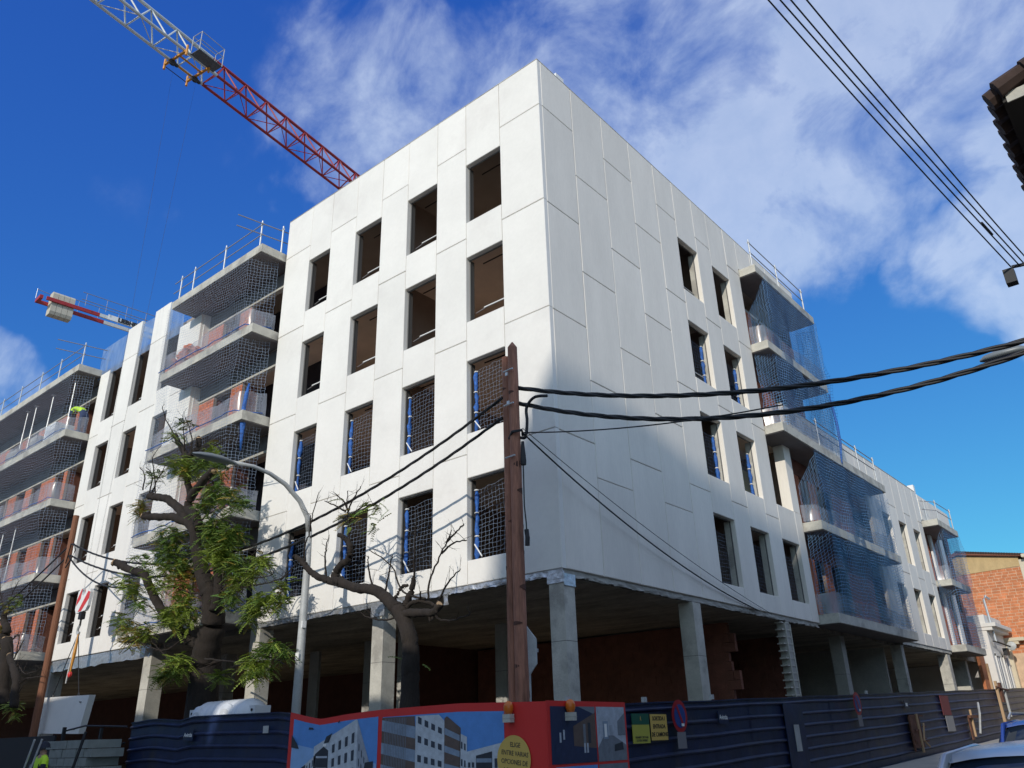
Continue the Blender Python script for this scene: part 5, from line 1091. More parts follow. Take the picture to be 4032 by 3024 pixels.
ztL = lambda x: float(np.interp(x, [-12, -7.5, -5.4, -4.6, -4.1, -3.2, -2.3, 1.4], [2.28, 2.25, 2.22, 2.06, 2.02, 2.1, 2.13, 2.10])) - (.04 if x < -9.4 else 0) + (.03 * math.sin(x * 2.2) if x < -9 else 0)
xs = [-11.9, -9.5, -7.1, -4.7, -2.3, .0, 1.4]
for i, (a, c_) in enumerate(zip(xs, xs[1:])): hoard(FL, 'x', a, c_ + .03, -2.5, ztL, seed=i)
for x in xs: b = MB(); b.box(x - .04, x + .04, -2.46, -2.38, -.1, ztL(x) - .04, RUST); b.build('post', FL)
def tagplate(parent, c, ax, w=.42, h=.24, word=True):
    x, y, z = c; b = MB()
    if ax == 'x': b.box(x - w / 2, x + w / 2, y - .012, y, z - h / 2, z + h / 2, HOARD)
    else: b.box(x, x + .012, y - w / 2, y + w / 2, z - h / 2, z + h / 2, HOARD)
    b.build('name_plate', parent)
    if word: textmesh('Avintia', .125, WHITE, (x, y - .016, z) if ax == 'x' else (x + .016, y, z), (1, 0, 0) if ax == 'x' else (0, 1, 0), (0, 0, 1), 'lettering', parent, .001, bold=.002)
tagplate(FL, (-9.0, -2.562, 1.86), 'x'); b = MB(); b.box(-6.05, -5.86, -2.57, -2.562, 1.83, 1.97, GREYP); b.build('label_plate', FL)
FR = thing('site_fence', 'long navy ribbed steel hoarding running up the side street on the right', 'fence', (1.4, 10, 0))
ztR = lambda y: 2.10 + .031 * max(0, y + .5) + .006 * math.sin(y * 1.7)
ys = [-2.5, -.2, 2.2, 4.6, 7.0, 9.4, 11.8, 14.2, 16.6, 19.0, 21.4, 23.8, 26.2, 28.6, 31, 33.4, 35.8, 38.2]
for i, (a, c_) in enumerate(zip(ys, ys[1:])): hoard(FR, 'y', a, c_ + .03, 1.4, ztR, seed=i + 20)
for y in ys: b = MB(); b.box(1.28, 1.36, y - .04, y + .04, -.1, ztR(y) - .04, RUST); b.build('post', FR)
b = MB(); b.box(1.455, 1.47, 6.3, 7.4, .35, 2.18, HOARD); b.build('fence_door', FR)
b = MB(); b.box(1.475, 1.483, 6.72, 7.02, 1.15, 1.72, GREYP); b.build('label_plate', FR)
tagplate(FR, (1.452, 3.25, 1.88), 'y'); tagplate(FR, (1.452, 15.9, 2.25), 'y', word=False)
b = MB(); b.box(1.465, 1.47, 15.8, 16.0, 2.2, 2.3, WHITE); b.build('label_plate', FR)
b = MB()
for y, z in ((-2.0, 2.12), (.3, 2.15), (2.9, 2.24), (12.4, 2.52)): b.box(1.38, 1.44, y, y + .1, z - .02, z + .07, GREYP)
b.each('clip', FR)
# ------------------------------------------------------------------ printed banners
def pm(name, c, r=.5): return MATS.get(name) or (mat(name, c, r, var=.08 if 'sky' in name else .16, vscale=4 if 'sky' in name else 9, fine=.05 if 'sky' in name else .16) if name.startswith('print') else mat(name, c, r))
P_SKY = pm('print_sky', (.10, .27, .62)); P_SKY2 = pm('print_pale_sky', (.25, .42, .68)); P_WALL = pm('print_wall', (.48, .52, .56)); P_WALL2 = pm('print_shaded_wall', (.30, .33, .38)); P_WIN = pm('print_window', (.04, .05, .07))
P_BRN = pm('print_brown', (.12, .085, .07)); P_DRK = pm('print_dark', (.03, .035, .045)); P_GRN = pm('print_green', (.06, .085, .05)); P_GRY = pm('print_grey', (.17, .19, .22)); P_NAV = pm('print_night', (.02, .03, .075)); P_LGT = pm('print_light', (.40, .44, .50))
P_GLS = pm('print_glass', (.22, .28, .36)); P_YEL = pm('yellow_print', (.62, .42, .10))
class Pic:
    """flat print on a banner: coordinates in metres on the banner plane"""
    def __init__(s, ax, o): s.ax = ax; s.o = o; s.b = {}
    def P(s, u, v, l):
        d = .004 + .0022 * l; return (u, s.o - d, v) if s.ax == 'x' else (s.o + d, u, v)
    def poly(s, pts, m, l=0):
        b = s.b.setdefault('p', MB()); pts = [s.P(u, v, l) for u, v in pts]; b.poly(pts, m)
    def rect(s, u0, u1, v0, v1, m, l=0): s.poly([(u0, v0), (u1, v0), (u1, v1), (u0, v1)], m, l)
    def quad(s, q, a, b_, c_, d, m, l): # sub-rectangle in perspective quad q (bl, br, tr, tl)
        f = lambda x, y: tuple((q[0][i] * (1 - x) + q[1][i] * x) * (1 - y) + (q[3][i] * (1 - x) + q[2][i] * x) * y for i in (0, 1))
        s.poly([f(a, c_), f(b_, c_), f(b_, d), f(a, d)], m, l)
    def grid(s, q, nx, ny, fx, fy, m, l):
        for i in range(nx):
            for j in range(ny): s.quad(q, (i + .5 - fx / 2) / nx, (i + .5 + fx / 2) / nx, (j + .5 - fy / 2) / ny, (j + .5 + fy / 2) / ny, m, l)
    def done(s, name, parent): return s.b['p'].build(name, parent)
BN = thing('banner', 'torn red bordered banner with two pictures of white apartment blocks on the fence', 'banner', (-1.8, -2.58, 1))
yb = -2.585
G = []
ztb = lambda x: float(np.interp(x, [-5.15, -4.6, -4.1, -3.3, -2.3, -.4, 1.4], [2.2, 2.1, 2.03, 2.09, 2.13, 2.15, 2.10]))
def bsheet(u0, u1, f0, f1, m, l=0, parent=BN, name='banner_sheet', nz=2):
    n = max(2, int((u1 - u0) / .12)); b = MB(); b.mats = [m]
    for i in range(n + 1):
        u = u0 + (u1 - u0) * i / n
        for v in (f0(u), f1(u)): b.v.append((u, yb - .002 * l + .006 * math.sin(u * 5), v))
    b.f = [(2 * i, 2 * i + 2, 2 * i + 3, 2 * i + 1) for i in range(n)]; b.m = [0] * n; return b.build(name, parent)
bsheet(-5.1, 1.47, lambda u: .35 if u > -5.0 else .5, lambda u: ztb(u) + .01, RED)
def pict(u0, u1, bot, top_off, pic):
    bsheet(u0, u1, lambda u: bot, lambda u: ztb(u) - top_off, P_SKY, 2, name='picture')
pict(-4.97, -2.42, .4, .10, 0); pict(-2.3, .6, .4, .12, 1)
pc_ = Pic('x', yb - .008)
# pale lower sky
pc_.poly([(-4.97, .4), (-2.42, .4), (-2.42, 1.25), (-4.97, 1.62)], P_SKY2, 0)
qA = [(-3.75, .4), (-2.92, .4), (-2.95, 2.0), (-3.95, 1.62)]; pc_.poly([(-4.2, .4), (-2.95, .4), (-2.98, 1.98), (-3.02, 2.0), (-4.25, 1.55)], P_WALL, 1); pc_.poly([(-2.95, .4), (-2.55, .4), (-2.6, 1.25), (-2.98, 1.98)], P_WALL2, 1)
pc_.grid([(-3.72, .45), (-2.98, .35), (-3.0, 1.86), (-3.75, 1.6)], 4, 5, .42, .6, P_WIN, 2)
pc_.poly([(-4.18, .4), (-3.78, .4), (-3.8, 1.48), (-3.95, 1.55), (-4.2, 1.42)], P_DRK, 2)
for k in range(5): pc_.rect(-4.16, -3.82, .55 + k * .2, .585 + k * .2, P_LGT, 3)
pc_.poly([(-4.97, .4), (-4.2, .4), (-4.2, 1.4), (-4.97, 1.0)], P_WALL, 1); pc_.poly([(-4.72, .4), (-4.48, .4), (-4.48, 1.24), (-4.72, 1.14)], P_DRK, 2)
pc_.grid([(-4.47, .4), (-4.22, .4), (-4.22, 1.38), (-4.47, 1.24)], 3, 5, .4, .55, P_WIN, 2); pc_.grid([(-4.95, .4), (-4.74, .4), (-4.74, 1.12), (-4.95, 1.0)], 3, 4, .4, .55, P_WIN, 2)
pc_.grid([(-2.93, .4), (-2.7, .4), (-2.72, 1.35), (-2.95, 1.7)], 3, 5, .35, .5, P_WIN, 2)
# second picture
u0 = -2.3
pc_.poly([(-2.3, .4), (.6, .4), (.6, .72), (-2.3, .72)], P_GRN, 1)
pc_.poly([(-2.3, .62), (-1.42, .62), (-1.42, 1.72), (-1.45, 2.0), (-2.3, 2.0)], P_BRN, 1)
for k, z in enumerate((1.7, 1.33, .98)): pc_.poly([(-2.3, z + .08), (-1.42, z - .06), (-1.42, z + .13), (-2.3, z + .26)], P_GLS, 2)
for k in range(14): pc_.rect(-2.22 + k * .042, -2.205 + k * .042, 1.0, 1.98, P_GRY, 3)
pc_.rect(-2.3, -1.42, .58, .86, P_DRK, 2)
qB = [(-1.42, .85), (-.72, .85), (-.72, 1.8), (-1.42, 1.98)]; pc_.poly([(-1.42, .55), (-.72, .55), (-.72, 1.9), (-.85, 2.0), (-1.42, 2.0)], P_WALL, 1); pc_.grid([(-1.4, .88), (-.74, .86), (-.74, 1.85), (-1.4, 2.1)], 4, 4, .55, .36, P_WIN, 2)
pc_.rect(-1.42, -.72, .55, .78, P_GRY, 2)
pc_.poly([(-.72, .55), (-.36, .55), (-.34, 1.78), (-.66, 1.97), (-.72, 1.94)], P_BRN, 1)
for k in range(4): pc_.poly([(-.71, .88 + k * .27), (-.36, .86 + k * .24), (-.36, .95 + k * .24), (-.71, .98 + k * .27)], P_GLS, 2)
pc_.poly([(-.36, .6), (-.2, .6), (-.2, 1.64), (-.36, 1.7)], P_WALL, 1); pc_.grid([(-.35, .62), (-.21, .62), (-.21, 1.6), (-.35, 1.66)], 2, 4, .5, .4, P_WIN, 2)
pc_.poly([(-.2, .6), (.6, .55), (.6, 1.55), (-.2, 1.42)], P_WALL, 1); pc_.poly([(.0, .75), (.35, .74), (.35, 1.42), (.0, 1.36)], P_DRK, 2); pc_.poly([(-.2, .6), (.6, .5), (.6, .78), (-.2, .8)], P_WALL2, 2)
for k in range(3): pc_.rect(.01, .34, .86 + k * .2, .92 + k * .2, P_GLS, 3)
pc_.grid([(.38, .8), (.58, .8), (.58, 1.4), (.38, 1.4)], 2, 2, .6, .45, P_WIN, 3); pc_.grid([(-.19, .85), (-.02, .85), (-.02, 1.35), (-.19, 1.35)], 2, 2, .6, .3, P_WIN, 3)
for k in range(9): a = .15 + k * .05; pc_.poly([(a, .4), (a + .2, .4), (a + .17, .62 + .03 * (k % 3)), (a + .05, .66 + .02 * (k % 2))], P_GRN, 3)
for u in (-.45, -.27, -.08): pc_.rect(u, u + .1, .5, .6, WHITE, 3)
# tears
for q in ([(-4.45, 1.86), (-4.28, 1.86), (-4.32, 1.89), (-4.43, 1.9)], [(-4.98, 1.78), (-4.78, 1.6), (-4.72, 1.52), (-4.98, 1.55)], [(-3.95, 1.6), (-3.8, 1.62), (-3.7, 1.78), (-3.88, 1.72)], [(-2.75, 1.15), (-2.5, 1.18), (-2.5, 1.29), (-2.72, 1.27)], [(-3.55, 1.95), (-3.5, 1.96), (-3.5, 2.0), (-3.54, 1.98)]): pc_.poly(q, P_DRK, 4)
pc_.rect(-3.96, -3.86, 1.55, 1.6, WHITE, 5); pc_.poly([(-2.66, .92), (-2.56, 1.0), (-2.58, 1.14), (-2.66, 1.1)], WHITE, 5)
part(pc_.done('printed_picture', BN), None)
# round yellow sticker
b = MB(); cx, cz, rx, rz_ = .80, 1.30, .34, .345
b.poly([(cx + rx * math.cos(t), yb - .022, cz + rz_ * math.sin(t)) for t in [k * math.pi / 24 for k in range(48)]], P_YEL); b.build('round_sticker', BN)
textmesh('ELIGE\nENTRE VARIAS\nOPCIONES DE\nACABADOS', .098, P_DRK, (cx + .02, yb - .026, cz + .02), (1, 0, -.1), (.1, 0, 1), 'lettering', BN, .001, .86, sp=1.25)
b = MB(); b.box(1.0, 1.3, yb - .03, yb - .02, .45, .72, WHITE); b.box(1.03, 1.27, yb - .034, yb - .03, .47, .7, P_DRK); b.build('small_plate', BN)
BN2 = thing('banner', 'dark banner with four small interior pictures just right of the fence corner', 'banner', (1.48, -1.4, 1))
xb_ = 1.478; b = MB(); b.box(xb_ - .012, xb_, -2.60, -.40, .35, 2.12, RED); b.build('banner_sheet', BN2)
p2 = Pic('y', xb_); _P = p2.P; p2.P = lambda u, v, l: _P(-2.52 + (u + 2.52) * .93, v, l); p2.rect(-2.52, -1.24, 1.22, 2.04, P_NAV, 0); p2.rect(-1.2, -.3, 1.22, 2.04, P_LGT, 0); p2.rect(-2.42, -1.24, .4, 1.18, P_SKY, 0); p2.rect(-1.2, -.3, .4, 1.18, P_GRY, 0)
p2.poly([(-1.9, 1.22), (-1.24, 1.22), (-1.24, 1.95), (-1.9, 1.75)], P_BRN, 1); p2.poly([(-1.75, 2.04), (-1.24, 1.92), (-1.24, 2.04)], P_GRY, 1); p2.poly([(-2.42, 1.22), (-1.24, 1.22), (-1.24, 1.42), (-2.42, 1.5)], P_NAV, 2)
for u, v in ((-2.3, 1.52), (-2.2, 1.56), (-1.62, 1.36), (-1.54, 1.36)): p2.rect(u, u + .05, v, v + .14, P_LGT, 3)
p2.rect(-1.62, -1.55, 1.5, 1.78, P_GRY, 2); p2.rect(-1.48, -1.4, 1.5, 1.8, P_DRK, 2)
p2.poly([(-1.2, 2.04), (-.3, 2.04), (-.5, 1.88), (-1.05, 1.86)], P_LGT, 1); p2.poly([(-1.2, 1.22), (-.3, 1.22), (-.3, 1.45), (-.7, 1.6), (-1.0, 1.6), (-1.2, 1.42)], P_GRY, 1); p2.rect(-1.02, -.86, 1.55, 1.82, P_GLS, 2); p2.rect(-.98, -.9, 1.58, 1.78, WHITE, 3); p2.poly([(-.7, 1.36), (-.4, 1.38), (-.42, 1.5), (-.68, 1.46)], P_DRK, 2); p2.poly([(-.3, 1.95), (-.55, 1.82), (-.55, 1.6), (-.3, 1.6)], P_GRY, 2); p2.rect(-.82, -.72, 1.6, 1.76, P_WALL2, 2)
p2.poly([(-2.0, .4), (-1.5, .4), (-1.5, 1.0), (-1.95, 1.15)], P_WALL, 1); p2.grid([(-1.97, .5), (-1.52, .5), (-1.52, .98), (-1.95, 1.12)], 4, 3, .5, .45, P_WIN, 2); p2.poly([(-2.42, .4), (-2.0, .4), (-1.98, 1.0), (-2.42, 1.16)], P_DRK, 1)
p2.poly([(-1.2, .4), (-.3, .4), (-.3, .7), (-.9, .85), (-1.2, .8)], P_BRN, 1); p2.rect(-1.05, -.8, .8, 1.08, P_LGT, 2)
p2.done('printed_picture', BN2)
for lab, (x, y) in (('orange hazard lamp on the red banner by the yellow round sticker', (.76, -2.66)), ('orange hazard lamp on the dark banner right of the fence corner', (1.55, -2.08))):
    t = thing('hazard_lamp', lab, 'warning lamp', (x, y, 1.8), 'orange hazard lamps on the fence top')
    b = MB(); b.box(x - .075, x + .075, y - .06, y + .05, 1.83, 1.95, P_YEL if False else CONCP); b.box(x - .08, x + .08, y - .065, y + .055, 1.88, 1.89, CONC); b.build('battery_box', t)
    b = MB(); b.lathe((x, y, 2.04), [(.02, -.1), (.055, -.09), (.078, -.03), (.078, .03), (.06, .08), (.02, .10)], pm('amber_lens', (.62, .15, .015), .3), 16); b.build('lens', t, smooth=True)
SG = thing('truck_exit_sign', 'yellow sign with black letters about trucks leaving and entering', 'sign', (1.47, .8, 1.7))
b = MB(); b.box(1.458, 1.47, .38, .98, 1.48, 1.95, DARK); b.build('sign_border', SG); b = MB(); b.box(1.47, 1.475, .395, .965, 1.5, 1.93, P_YEL); b.build('sign_face', SG)
textmesh('SORTIDA I\nENTRADA\nDE CAMIONS', .098, DARK, (1.478, .68, 1.725), (0, 1, 0), (0, 0, 1), 'lettering', SG, .001, .95, sp=1.35, bold=.002)
SG2 = thing('site_notice_sign', 'green and yellow notice sign left of the truck sign', 'sign', (1.47, .3, 1.7))
b = MB(); b.box(1.458, 1.47, -.2, .35, 1.46, 1.76, pm('notice_yellow', (.42, .40, .06))); b.build('lower_face', SG2); b = MB(); b.box(1.458, 1.472, -.2, .35, 1.762, 1.94, pm('notice_green', (.01, .09, .05))); b.build('upper_face', SG2)
textmesh('A', .11, P_YEL, (1.475, .07, 1.855), (0, 1, 0), (0, 0, 1), 'lettering', SG2, .001, .6); textmesh("PROHIBIT CIRCULAR\nLES MERCADERIES", .05, P_DRK, (1.474, .075, 1.53), (0, 1, 0), (0, 0, 1), 'lettering', SG2, .001, .9)
def noparking(label, x, y, z, R, tilt, plate=True):
    t = thing('no_parking_sign', label, 'traffic sign', (x, y, z), 'round no parking signs on the fence')
    n = 32
    def disc(r, d, m, nm):
        b = MB(); b.poly([(x + d, y + r * math.cos(k * 2 * math.pi / n), z + r * math.sin(k * 2 * math.pi / n)) for k in range(n)], m); b.poly([(x + d - .004, y + r * math.cos(-k * 2 * math.pi / n), z + r * math.sin(-k * 2 * math.pi / n)) for k in range(n)], m); return b.build(nm, t)
    disc(R, 0, pm('sign_red', (.34, .01, .015), .4), 'red_ring'); disc(R * .72, .006, pm('sign_blue', (.015, .05, .22), .4), 'blue_disc')
    b = MB(); q = R * .72; a = math.radians(tilt); dx, dz = math.cos(a), math.sin(a); w = R * .11
    b.poly([(x + .011, y + dx * q * s_ - dz * w * e, z + dz * q * s_ + dx * w * e) for s_, e in ((-1, -1), (1, -1), (1, 1), (-1, 1))], MATS['sign_red']); b.build('red_bar', t)
    b = MB(); b.box(x + .012, x + .015, y + .02, y + .12, z - R * .62, z - R * .45, WHITE); b.build('sticker', t)
    if plate: b = MB(); b.box(x - .004, x + .004, y - R * .55, y + R * .55, z - R - .27, z - R + .01, pm('plate_grey', (.20, .19, .20))); b.build('lower_plate', t)
noparking('round red and blue no parking sign with grey plate beside the yellow truck sign', 1.53, 1.36, 1.90, .285, -60)
noparking('round red and blue no parking sign farther along the right fence', 1.56, 11.1, 2.22, .30, -60)
AD = thing('notice_board', 'faded red board above a grey sheet on the far right fence', 'notice', (1.48, 20.5, 2))
b = MB(); b.box(1.455, 1.47, 20.0, 21.1, 1.95, 2.6, pm('faded_red', (.16, .03, .035))); b.build('red_board', AD); b = MB(); b.box(1.455, 1.468, 20.2, 21.2, 1.42, 1.93, pm('paper_grey', (.26, .26, .27))); b.build('grey_sheet', AD)
b = MB(); rr = random.Random(4)
for k in range(7): a = 15.6 + rr.uniform(0, 1.6); z = 1.1 + rr.uniform(0, .6); b.box(1.5, 1.53, a, a + rr.uniform(.05, .5), z, z + rr.uniform(.02, .06), RUST)
b.box(1.48, 1.53, 15.7, 15.75, .9, 1.95, RUST); b.box(1.48, 1.53, 16.5, 16.62, .85, 1.98, CUT); b.box(1.48, 1.5, 15.7, 17.3, 1.9, 1.95, RUST); b.box(1.48, 1.5, 15.8, 16.9, 1.0, 1.05, RUST); b.box(1.47, 1.49, 15.72, 16.9, 1.0, 1.9, RUST); b.tube([(1.55, 17.2, 1.0), (1.55, 16.7, 1.2), (1.55, 17.0, 1.7)], .03, CUT, 5)
tag(b.build('rusty_frame'), 'rusty broken steel frame leaning on the right fence', 'scrap frame')
b = MB(); b.box(1.5, 1.56, 23.6, 23.7, 1.2, 2.15, CUT); b.box(1.5, 1.6, 23.2, 24.6, 1.85, 1.95, RUST); b.tube([(1.6, 24.1, 1.3), (1.7, 24.3, 2.0), (1.6, 24.9, 2.4)], .04, GREYP, 6); b.box(1.48, 1.52, 23.2, 23.5, 1.1, 1.9, RUST)
tag(b.build('rusty_frame'), 'smaller rusty bracket with a pale bar nearer the blue car', 'scrap frame')
b = MB(); b.box(1.5, 1.6, 29.2, 29.35, 1.7, 3.35, CUT); b.box(1.5, 1.58, 29.9, 30.3, 2.5, 3.3, RUST); b.box(1.5, 1.58, 30.8, 30.9, 1.9, 3.3, GREYP); b.bar((1.6, 29, 3.1), (1.6, 31.2, 3.0), .04, RUST); tag(b.build('scaffold_boards'), 'upright boards and rusty tubes beyond the far end of the right fence', 'scaffold')
# ------------------------------------------------------------------ white tank behind the fence
TK = thing('plastic_tank', 'white ribbed plastic tank showing above the navy fence', 'tank', (-8.35, -2.0, 1.5)); prof = [(.05, -1.25), (.30, -1.2), (.40, -1.0)]
for k in range(8): u = -.85 + k * .245; prof += [(.43, u), (.45, u + .05), (.43, u + .12), (.41, u + .17)]
prof += [(.38, 1.1), (.25, 1.22), (.04, 1.26)]
TM = mat('tank_plastic', (.62, .64, .66), .45, var=.05, vscale=2)
b = MB(); b.lathe((-8.35, -1.98, 2.14), prof, TM, 24, 'x'); b.build('tank_body', TK, smooth=True)
b = MB(); b.box(-9.72, -9.45, -2.2, -1.8, 1.9, 2.42, TM); b.box(-7.25, -6.98, -2.2, -1.8, 1.9, 2.42, TM); b.each('lifting_lug', TK)
b = MB(); b.lathe((-9.62, -2.21, 2.33), [(.03, -.004), (.03, .01)], DARK, 8, 'y'); b.lathe((-7.1, -2.21, 2.33), [(.03, -.004), (.03, .01)], DARK, 8, 'y'); b.lathe((-9.1, -2.36, 2.18), [(.18, -.03), (.3, .02), (.3, .05)], TM, 16, 'y'); b.lathe((-7.9, -2.36, 2.14), [(.25, -.03), (.36, .02), (.36, .05)], TM, 16, 'y'); b.each('flange', TK)
# ------------------------------------------------------------------ clutter at lower left
b = MB(); b.hexa([(-14.6, -5.0, 0), (-14.5, -5.0, 0), (-14.5, -4.95, 0), (-14.6, -4.95, 0), (-13.9, -4.6, 2.15), (-13.82, -4.6, 2.15), (-13.82, -4.55, 2.15), (-13.9, -4.55, 2.15)], GALV)
BLK = mat('grey_block', (.23, .25, .23), .9, var=.15, vscale=4)
CB = thing('block_stack', 'stack of grey concrete blocks wrapped in torn film, left of the navy fence', 'block pallet', (-12.8, -3.2, 0)); b = MB(); rr = random.Random(9)
for k in range(9):
    for j in range(6): b.box(-14.3 + j * .4 + (.2 if k % 2 else 0), -14.3 + j * .4 + .385 + (.2 if k % 2 else 0), -3.5 + rr.uniform(-.015, .015), -2.7, .05 + k * .2, .05 + k * .2 + .188, BLK)
part(b.build('blocks', CB), 'stuff')
tag(sheet('torn_film', netgrid([(-14.6, -3.62), (-13.7, -3.6)], .2, lambda s: 1.5 - .3 * abs(math.sin(s * 5)), .12, .05, 3), FILM), 'torn grey film over the stacked blocks', 'plastic sheet')
def leaning(label, a, c_, r, m=GALV): b = MB(); b.bar(a, c_, r, m, 8); tag(b.build('steel_pole'), label, 'pole', 'leaning poles at the lower left')
leaning('left leaning steel pole beside the worker in a lime vest', (-11.9, -5.05, .2), (-11.5, -4.9, 1.86), .022); leaning('second leaning steel pole right of the worker in a lime vest', (-11.45, -5.1, .2), (-11.1, -4.9, 1.86), .022)
leaning('dark thick leaning post just under the hanging panel', (-11.5, -4.2, 0), (-11.25, -3.9, 2.0), .035, DARK)
GT = thing('mesh_gate', 'dark steel frame gate with sagging rail beside the navy fence', 'gate', (-12.5, -3, 0))
b = MB(); b.tube([(-15.2, -2.75, 2.1), (-14.0, -2.75, 2.2), (-12.9, -2.7, 2.16), (-11.9, -2.62, 2.12)], .022, DARK, 6); b.tube([(-14.4, -2.75, 1.6), (-12.9, -2.7, 1.55), (-11.9, -2.62, 1.75)], .02, DARK, 6); b.box(-13.0, -12.92, -2.8, -2.74, 0, 2.12, DARK); b.box(-15.25, -15.17, -2.8, -2.72, 0, 2.2, DARK); b.each('frame', GT)
b = MB(); b.box(-19.8, -15.4, -2.9, -2.85, .0, 2.0, pm('black_tarp', (.016, .015, .016), .8)); tag(b.build('dark_tarpaulin'), 'dark tarpaulin screen at the lower left corner behind the bare tree', 'tarpaulin')
b = MB(); b.hexa([(-15.6, -3.6, 0), (-13.9, -3.9, 0), (-13.9, -3.85, 0), (-15.6, -3.55, 0), (-15.4, -3.4, 1.3), (-13.9, -3.6, 1.35), (-13.9, -3.55, 1.35), (-15.4, -3.35, 1.3)], BLK); tag(b.build('grey_board'), 'grey board leaning below the hanging panel', 'board')
b = MB(); b.box(-15.3, -13.4, -3.95, -3.9, 0, 1.05, pm('dark_green_frame', (.02, .05, .03))); b.box(-15.15, -14.0, -3.98, -3.952, 0, .95, BLK); tag(b.build('green_bin'), 'dark green framed container below the grey board', 'container')
# workers
def person(label, J, R, vest, mats_, loc, headr=.105, pants=None):
    """J joints, E edges -> skinned continuous body"""
    t = thing('person', label, 'person', loc)
    me = bpy.data.meshes.new('body'); me.from_pydata([tuple(Vector(J[k]) - Vector(loc)) for k in J], [], []); keys = list(J); ix = {k: i for i, k in enumerate(keys)}
    E = [('pelvis', 'spine'), ('spine', 'chest'), ('chest', 'neck'), ('neck', 'head'), ('chest', 'shL'), ('shL', 'elL'), ('elL', 'haL'), ('haL', 'fiL'), ('chest', 'shR'), ('shR', 'elR'), ('elR', 'haR'), ('haR', 'fiR'), ('pelvis', 'hiL'), ('hiL', 'knL'), ('knL', 'ftL'), ('ftL', 'toL'), ('pelvis', 'hiR'), ('hiR', 'knR'), ('knR', 'ftR'), ('ftR', 'toR')]
    me = bpy.data.meshes.new('body'); me.from_pydata([tuple(Vector(J[k]) - Vector(loc)) for k in keys], [(ix[a], ix[b_]) for a, b_ in E], [])
    o = bpy.data.objects.new('body', me); COL.objects.link(o); o.parent = t
    sk = o.modifiers.new('s', 'SKIN'); me.skin_vertices.new() if not me.skin_vertices else None
    for k, i in ix.items(): me.skin_vertices[0].data[i].radius = (R[k], R[k])
    me.skin_vertices[0].data[ix['pelvis']].use_root = True
    su = o.modifiers.new('u', 'SUBSURF'); su.levels = 2; su.render_levels = 2
    dg = bpy.context.evaluated_depsgraph_get(); m2 = bpy.data.meshes.new_from_object(o.evaluated_get(dg)); o.modifiers.clear(); o.data = m2; m2.name = 'body'
    for m in mats_: m2.materials.append(m)
    H_ = Vector(J['head']) - Vector(loc); pz = Vector(J['pelvis']) - Vector(loc)
    for p in m2.polygons:
        c = p.center; p.use_smooth = True
        near = min(keys, key=lambda k: (Vector(J[k]) - Vector(loc) - c).length)
        p.material_index = 0 if near in ('head', 'haL', 'haR', 'fiL', 'fiR', 'neck') else (1 if near in ('spine', 'chest', 'shL', 'shR') else 2)
    b = MB(); b.lathe(Vector(J['head']) + Vector((0, 0, .03)), [(.15, -.01), (.125, .0), (.115, .06), (.08, .105), (.02, .125)], vest, 16); b.build('hard_hat', t, smooth=True)
    return t
HIV = mat('hi_vis_lime', (.55, .85, .04), .7); SKIN_ = mat('skin', (.42, .24, .16), .6); JEAN = mat('work_trousers', (.04, .06, .13), .9); DKC = mat('dark_jacket', (.02, .025, .04), .9)
RR = dict(pelvis=.15, spine=.145, chest=.17, neck=.055, head=.1, shL=.075, elL=.05, haL=.035, fiL=.03, shR=.075, elR=.05, haR=.035, fiR=.03, hiL=.1, knL=.07, ftL=.045, toL=.04, hiR=.1, knR=.07, ftR=.045, toR=.04)
x, y, z = -25.15, -.35, 14.02
person('worker in lime jacket bending over on the far left second slab', dict(pelvis=(x + .1, y + .1, z + .92), spine=(x - .05, y, z + 1.12), chest=(x - .28, y - .08, z + 1.18), neck=(x - .42, y - .1, z + 1.13), head=(x - .53, y - .12, z + 1.05),
       shL=(x - .28, y - .28, z + 1.15), elL=(x - .32, y - .34, z + .88), haL=(x - .38, y - .3, z + .65), fiL=(x - .4, y - .29, z + .57), shR=(x - .26, y + .12, z + 1.15), elR=(x - .32, y + .16, z + .88), haR=(x - .4, y + .1, z + .66), fiR=(x - .42, y + .09, z + .58),
       hiL=(x + .1, y, z + .82), knL=(x + .05, y - .02, z + .45), ftL=(x + .12, y - .02, z + .07), toL=(x - .06, y - .03, z + .04), hiR=(x + .1, y + .2, z + .82), knR=(x + .05, y + .22, z + .45), ftR=(x + .12, y + .22, z + .07), toR=(x - .06, y + .22, z + .04)), RR, HIV, [SKIN_, HIV, JEAN], (x, y, z))
x, y, z = -11.42, -4.7, .12
person('worker in a lime vest standing behind the leaning poles at the lower left', dict(pelvis=(x, y, z + .82), spine=(x, y, z + 1.02), chest=(x, y, z + 1.24), neck=(x + .02, y, z + 1.42), head=(x + .03, y - .01, z + 1.54),
       shL=(x - .19, y, z + 1.33), elL=(x - .25, y - .06, z + 1.08), haL=(x - .16, y - .24, z + .98), fiL=(x - .1, y - .3, z + .99), shR=(x + .19, y, z + 1.33), elR=(x + .25, y - .06, z + 1.08), haR=(x + .16, y - .24, z + .98), fiR=(x + .1, y - .3, z + .99),
       hiL=(x - .09, y, z + .76), knL=(x - .1, y - .02, z + .42), ftL=(x - .1, y + .02, z + .07), toL=(x - .11, y - .13, z + .04), hiR=(x + .09, y, z + .76), knR=(x + .1, y - .02, z + .42), ftR=(x + .1, y + .02, z + .07), toR=(x + .11, y - .13, z + .04)), RR, DKC, [SKIN_, HIV, DKC], (x, y, z))
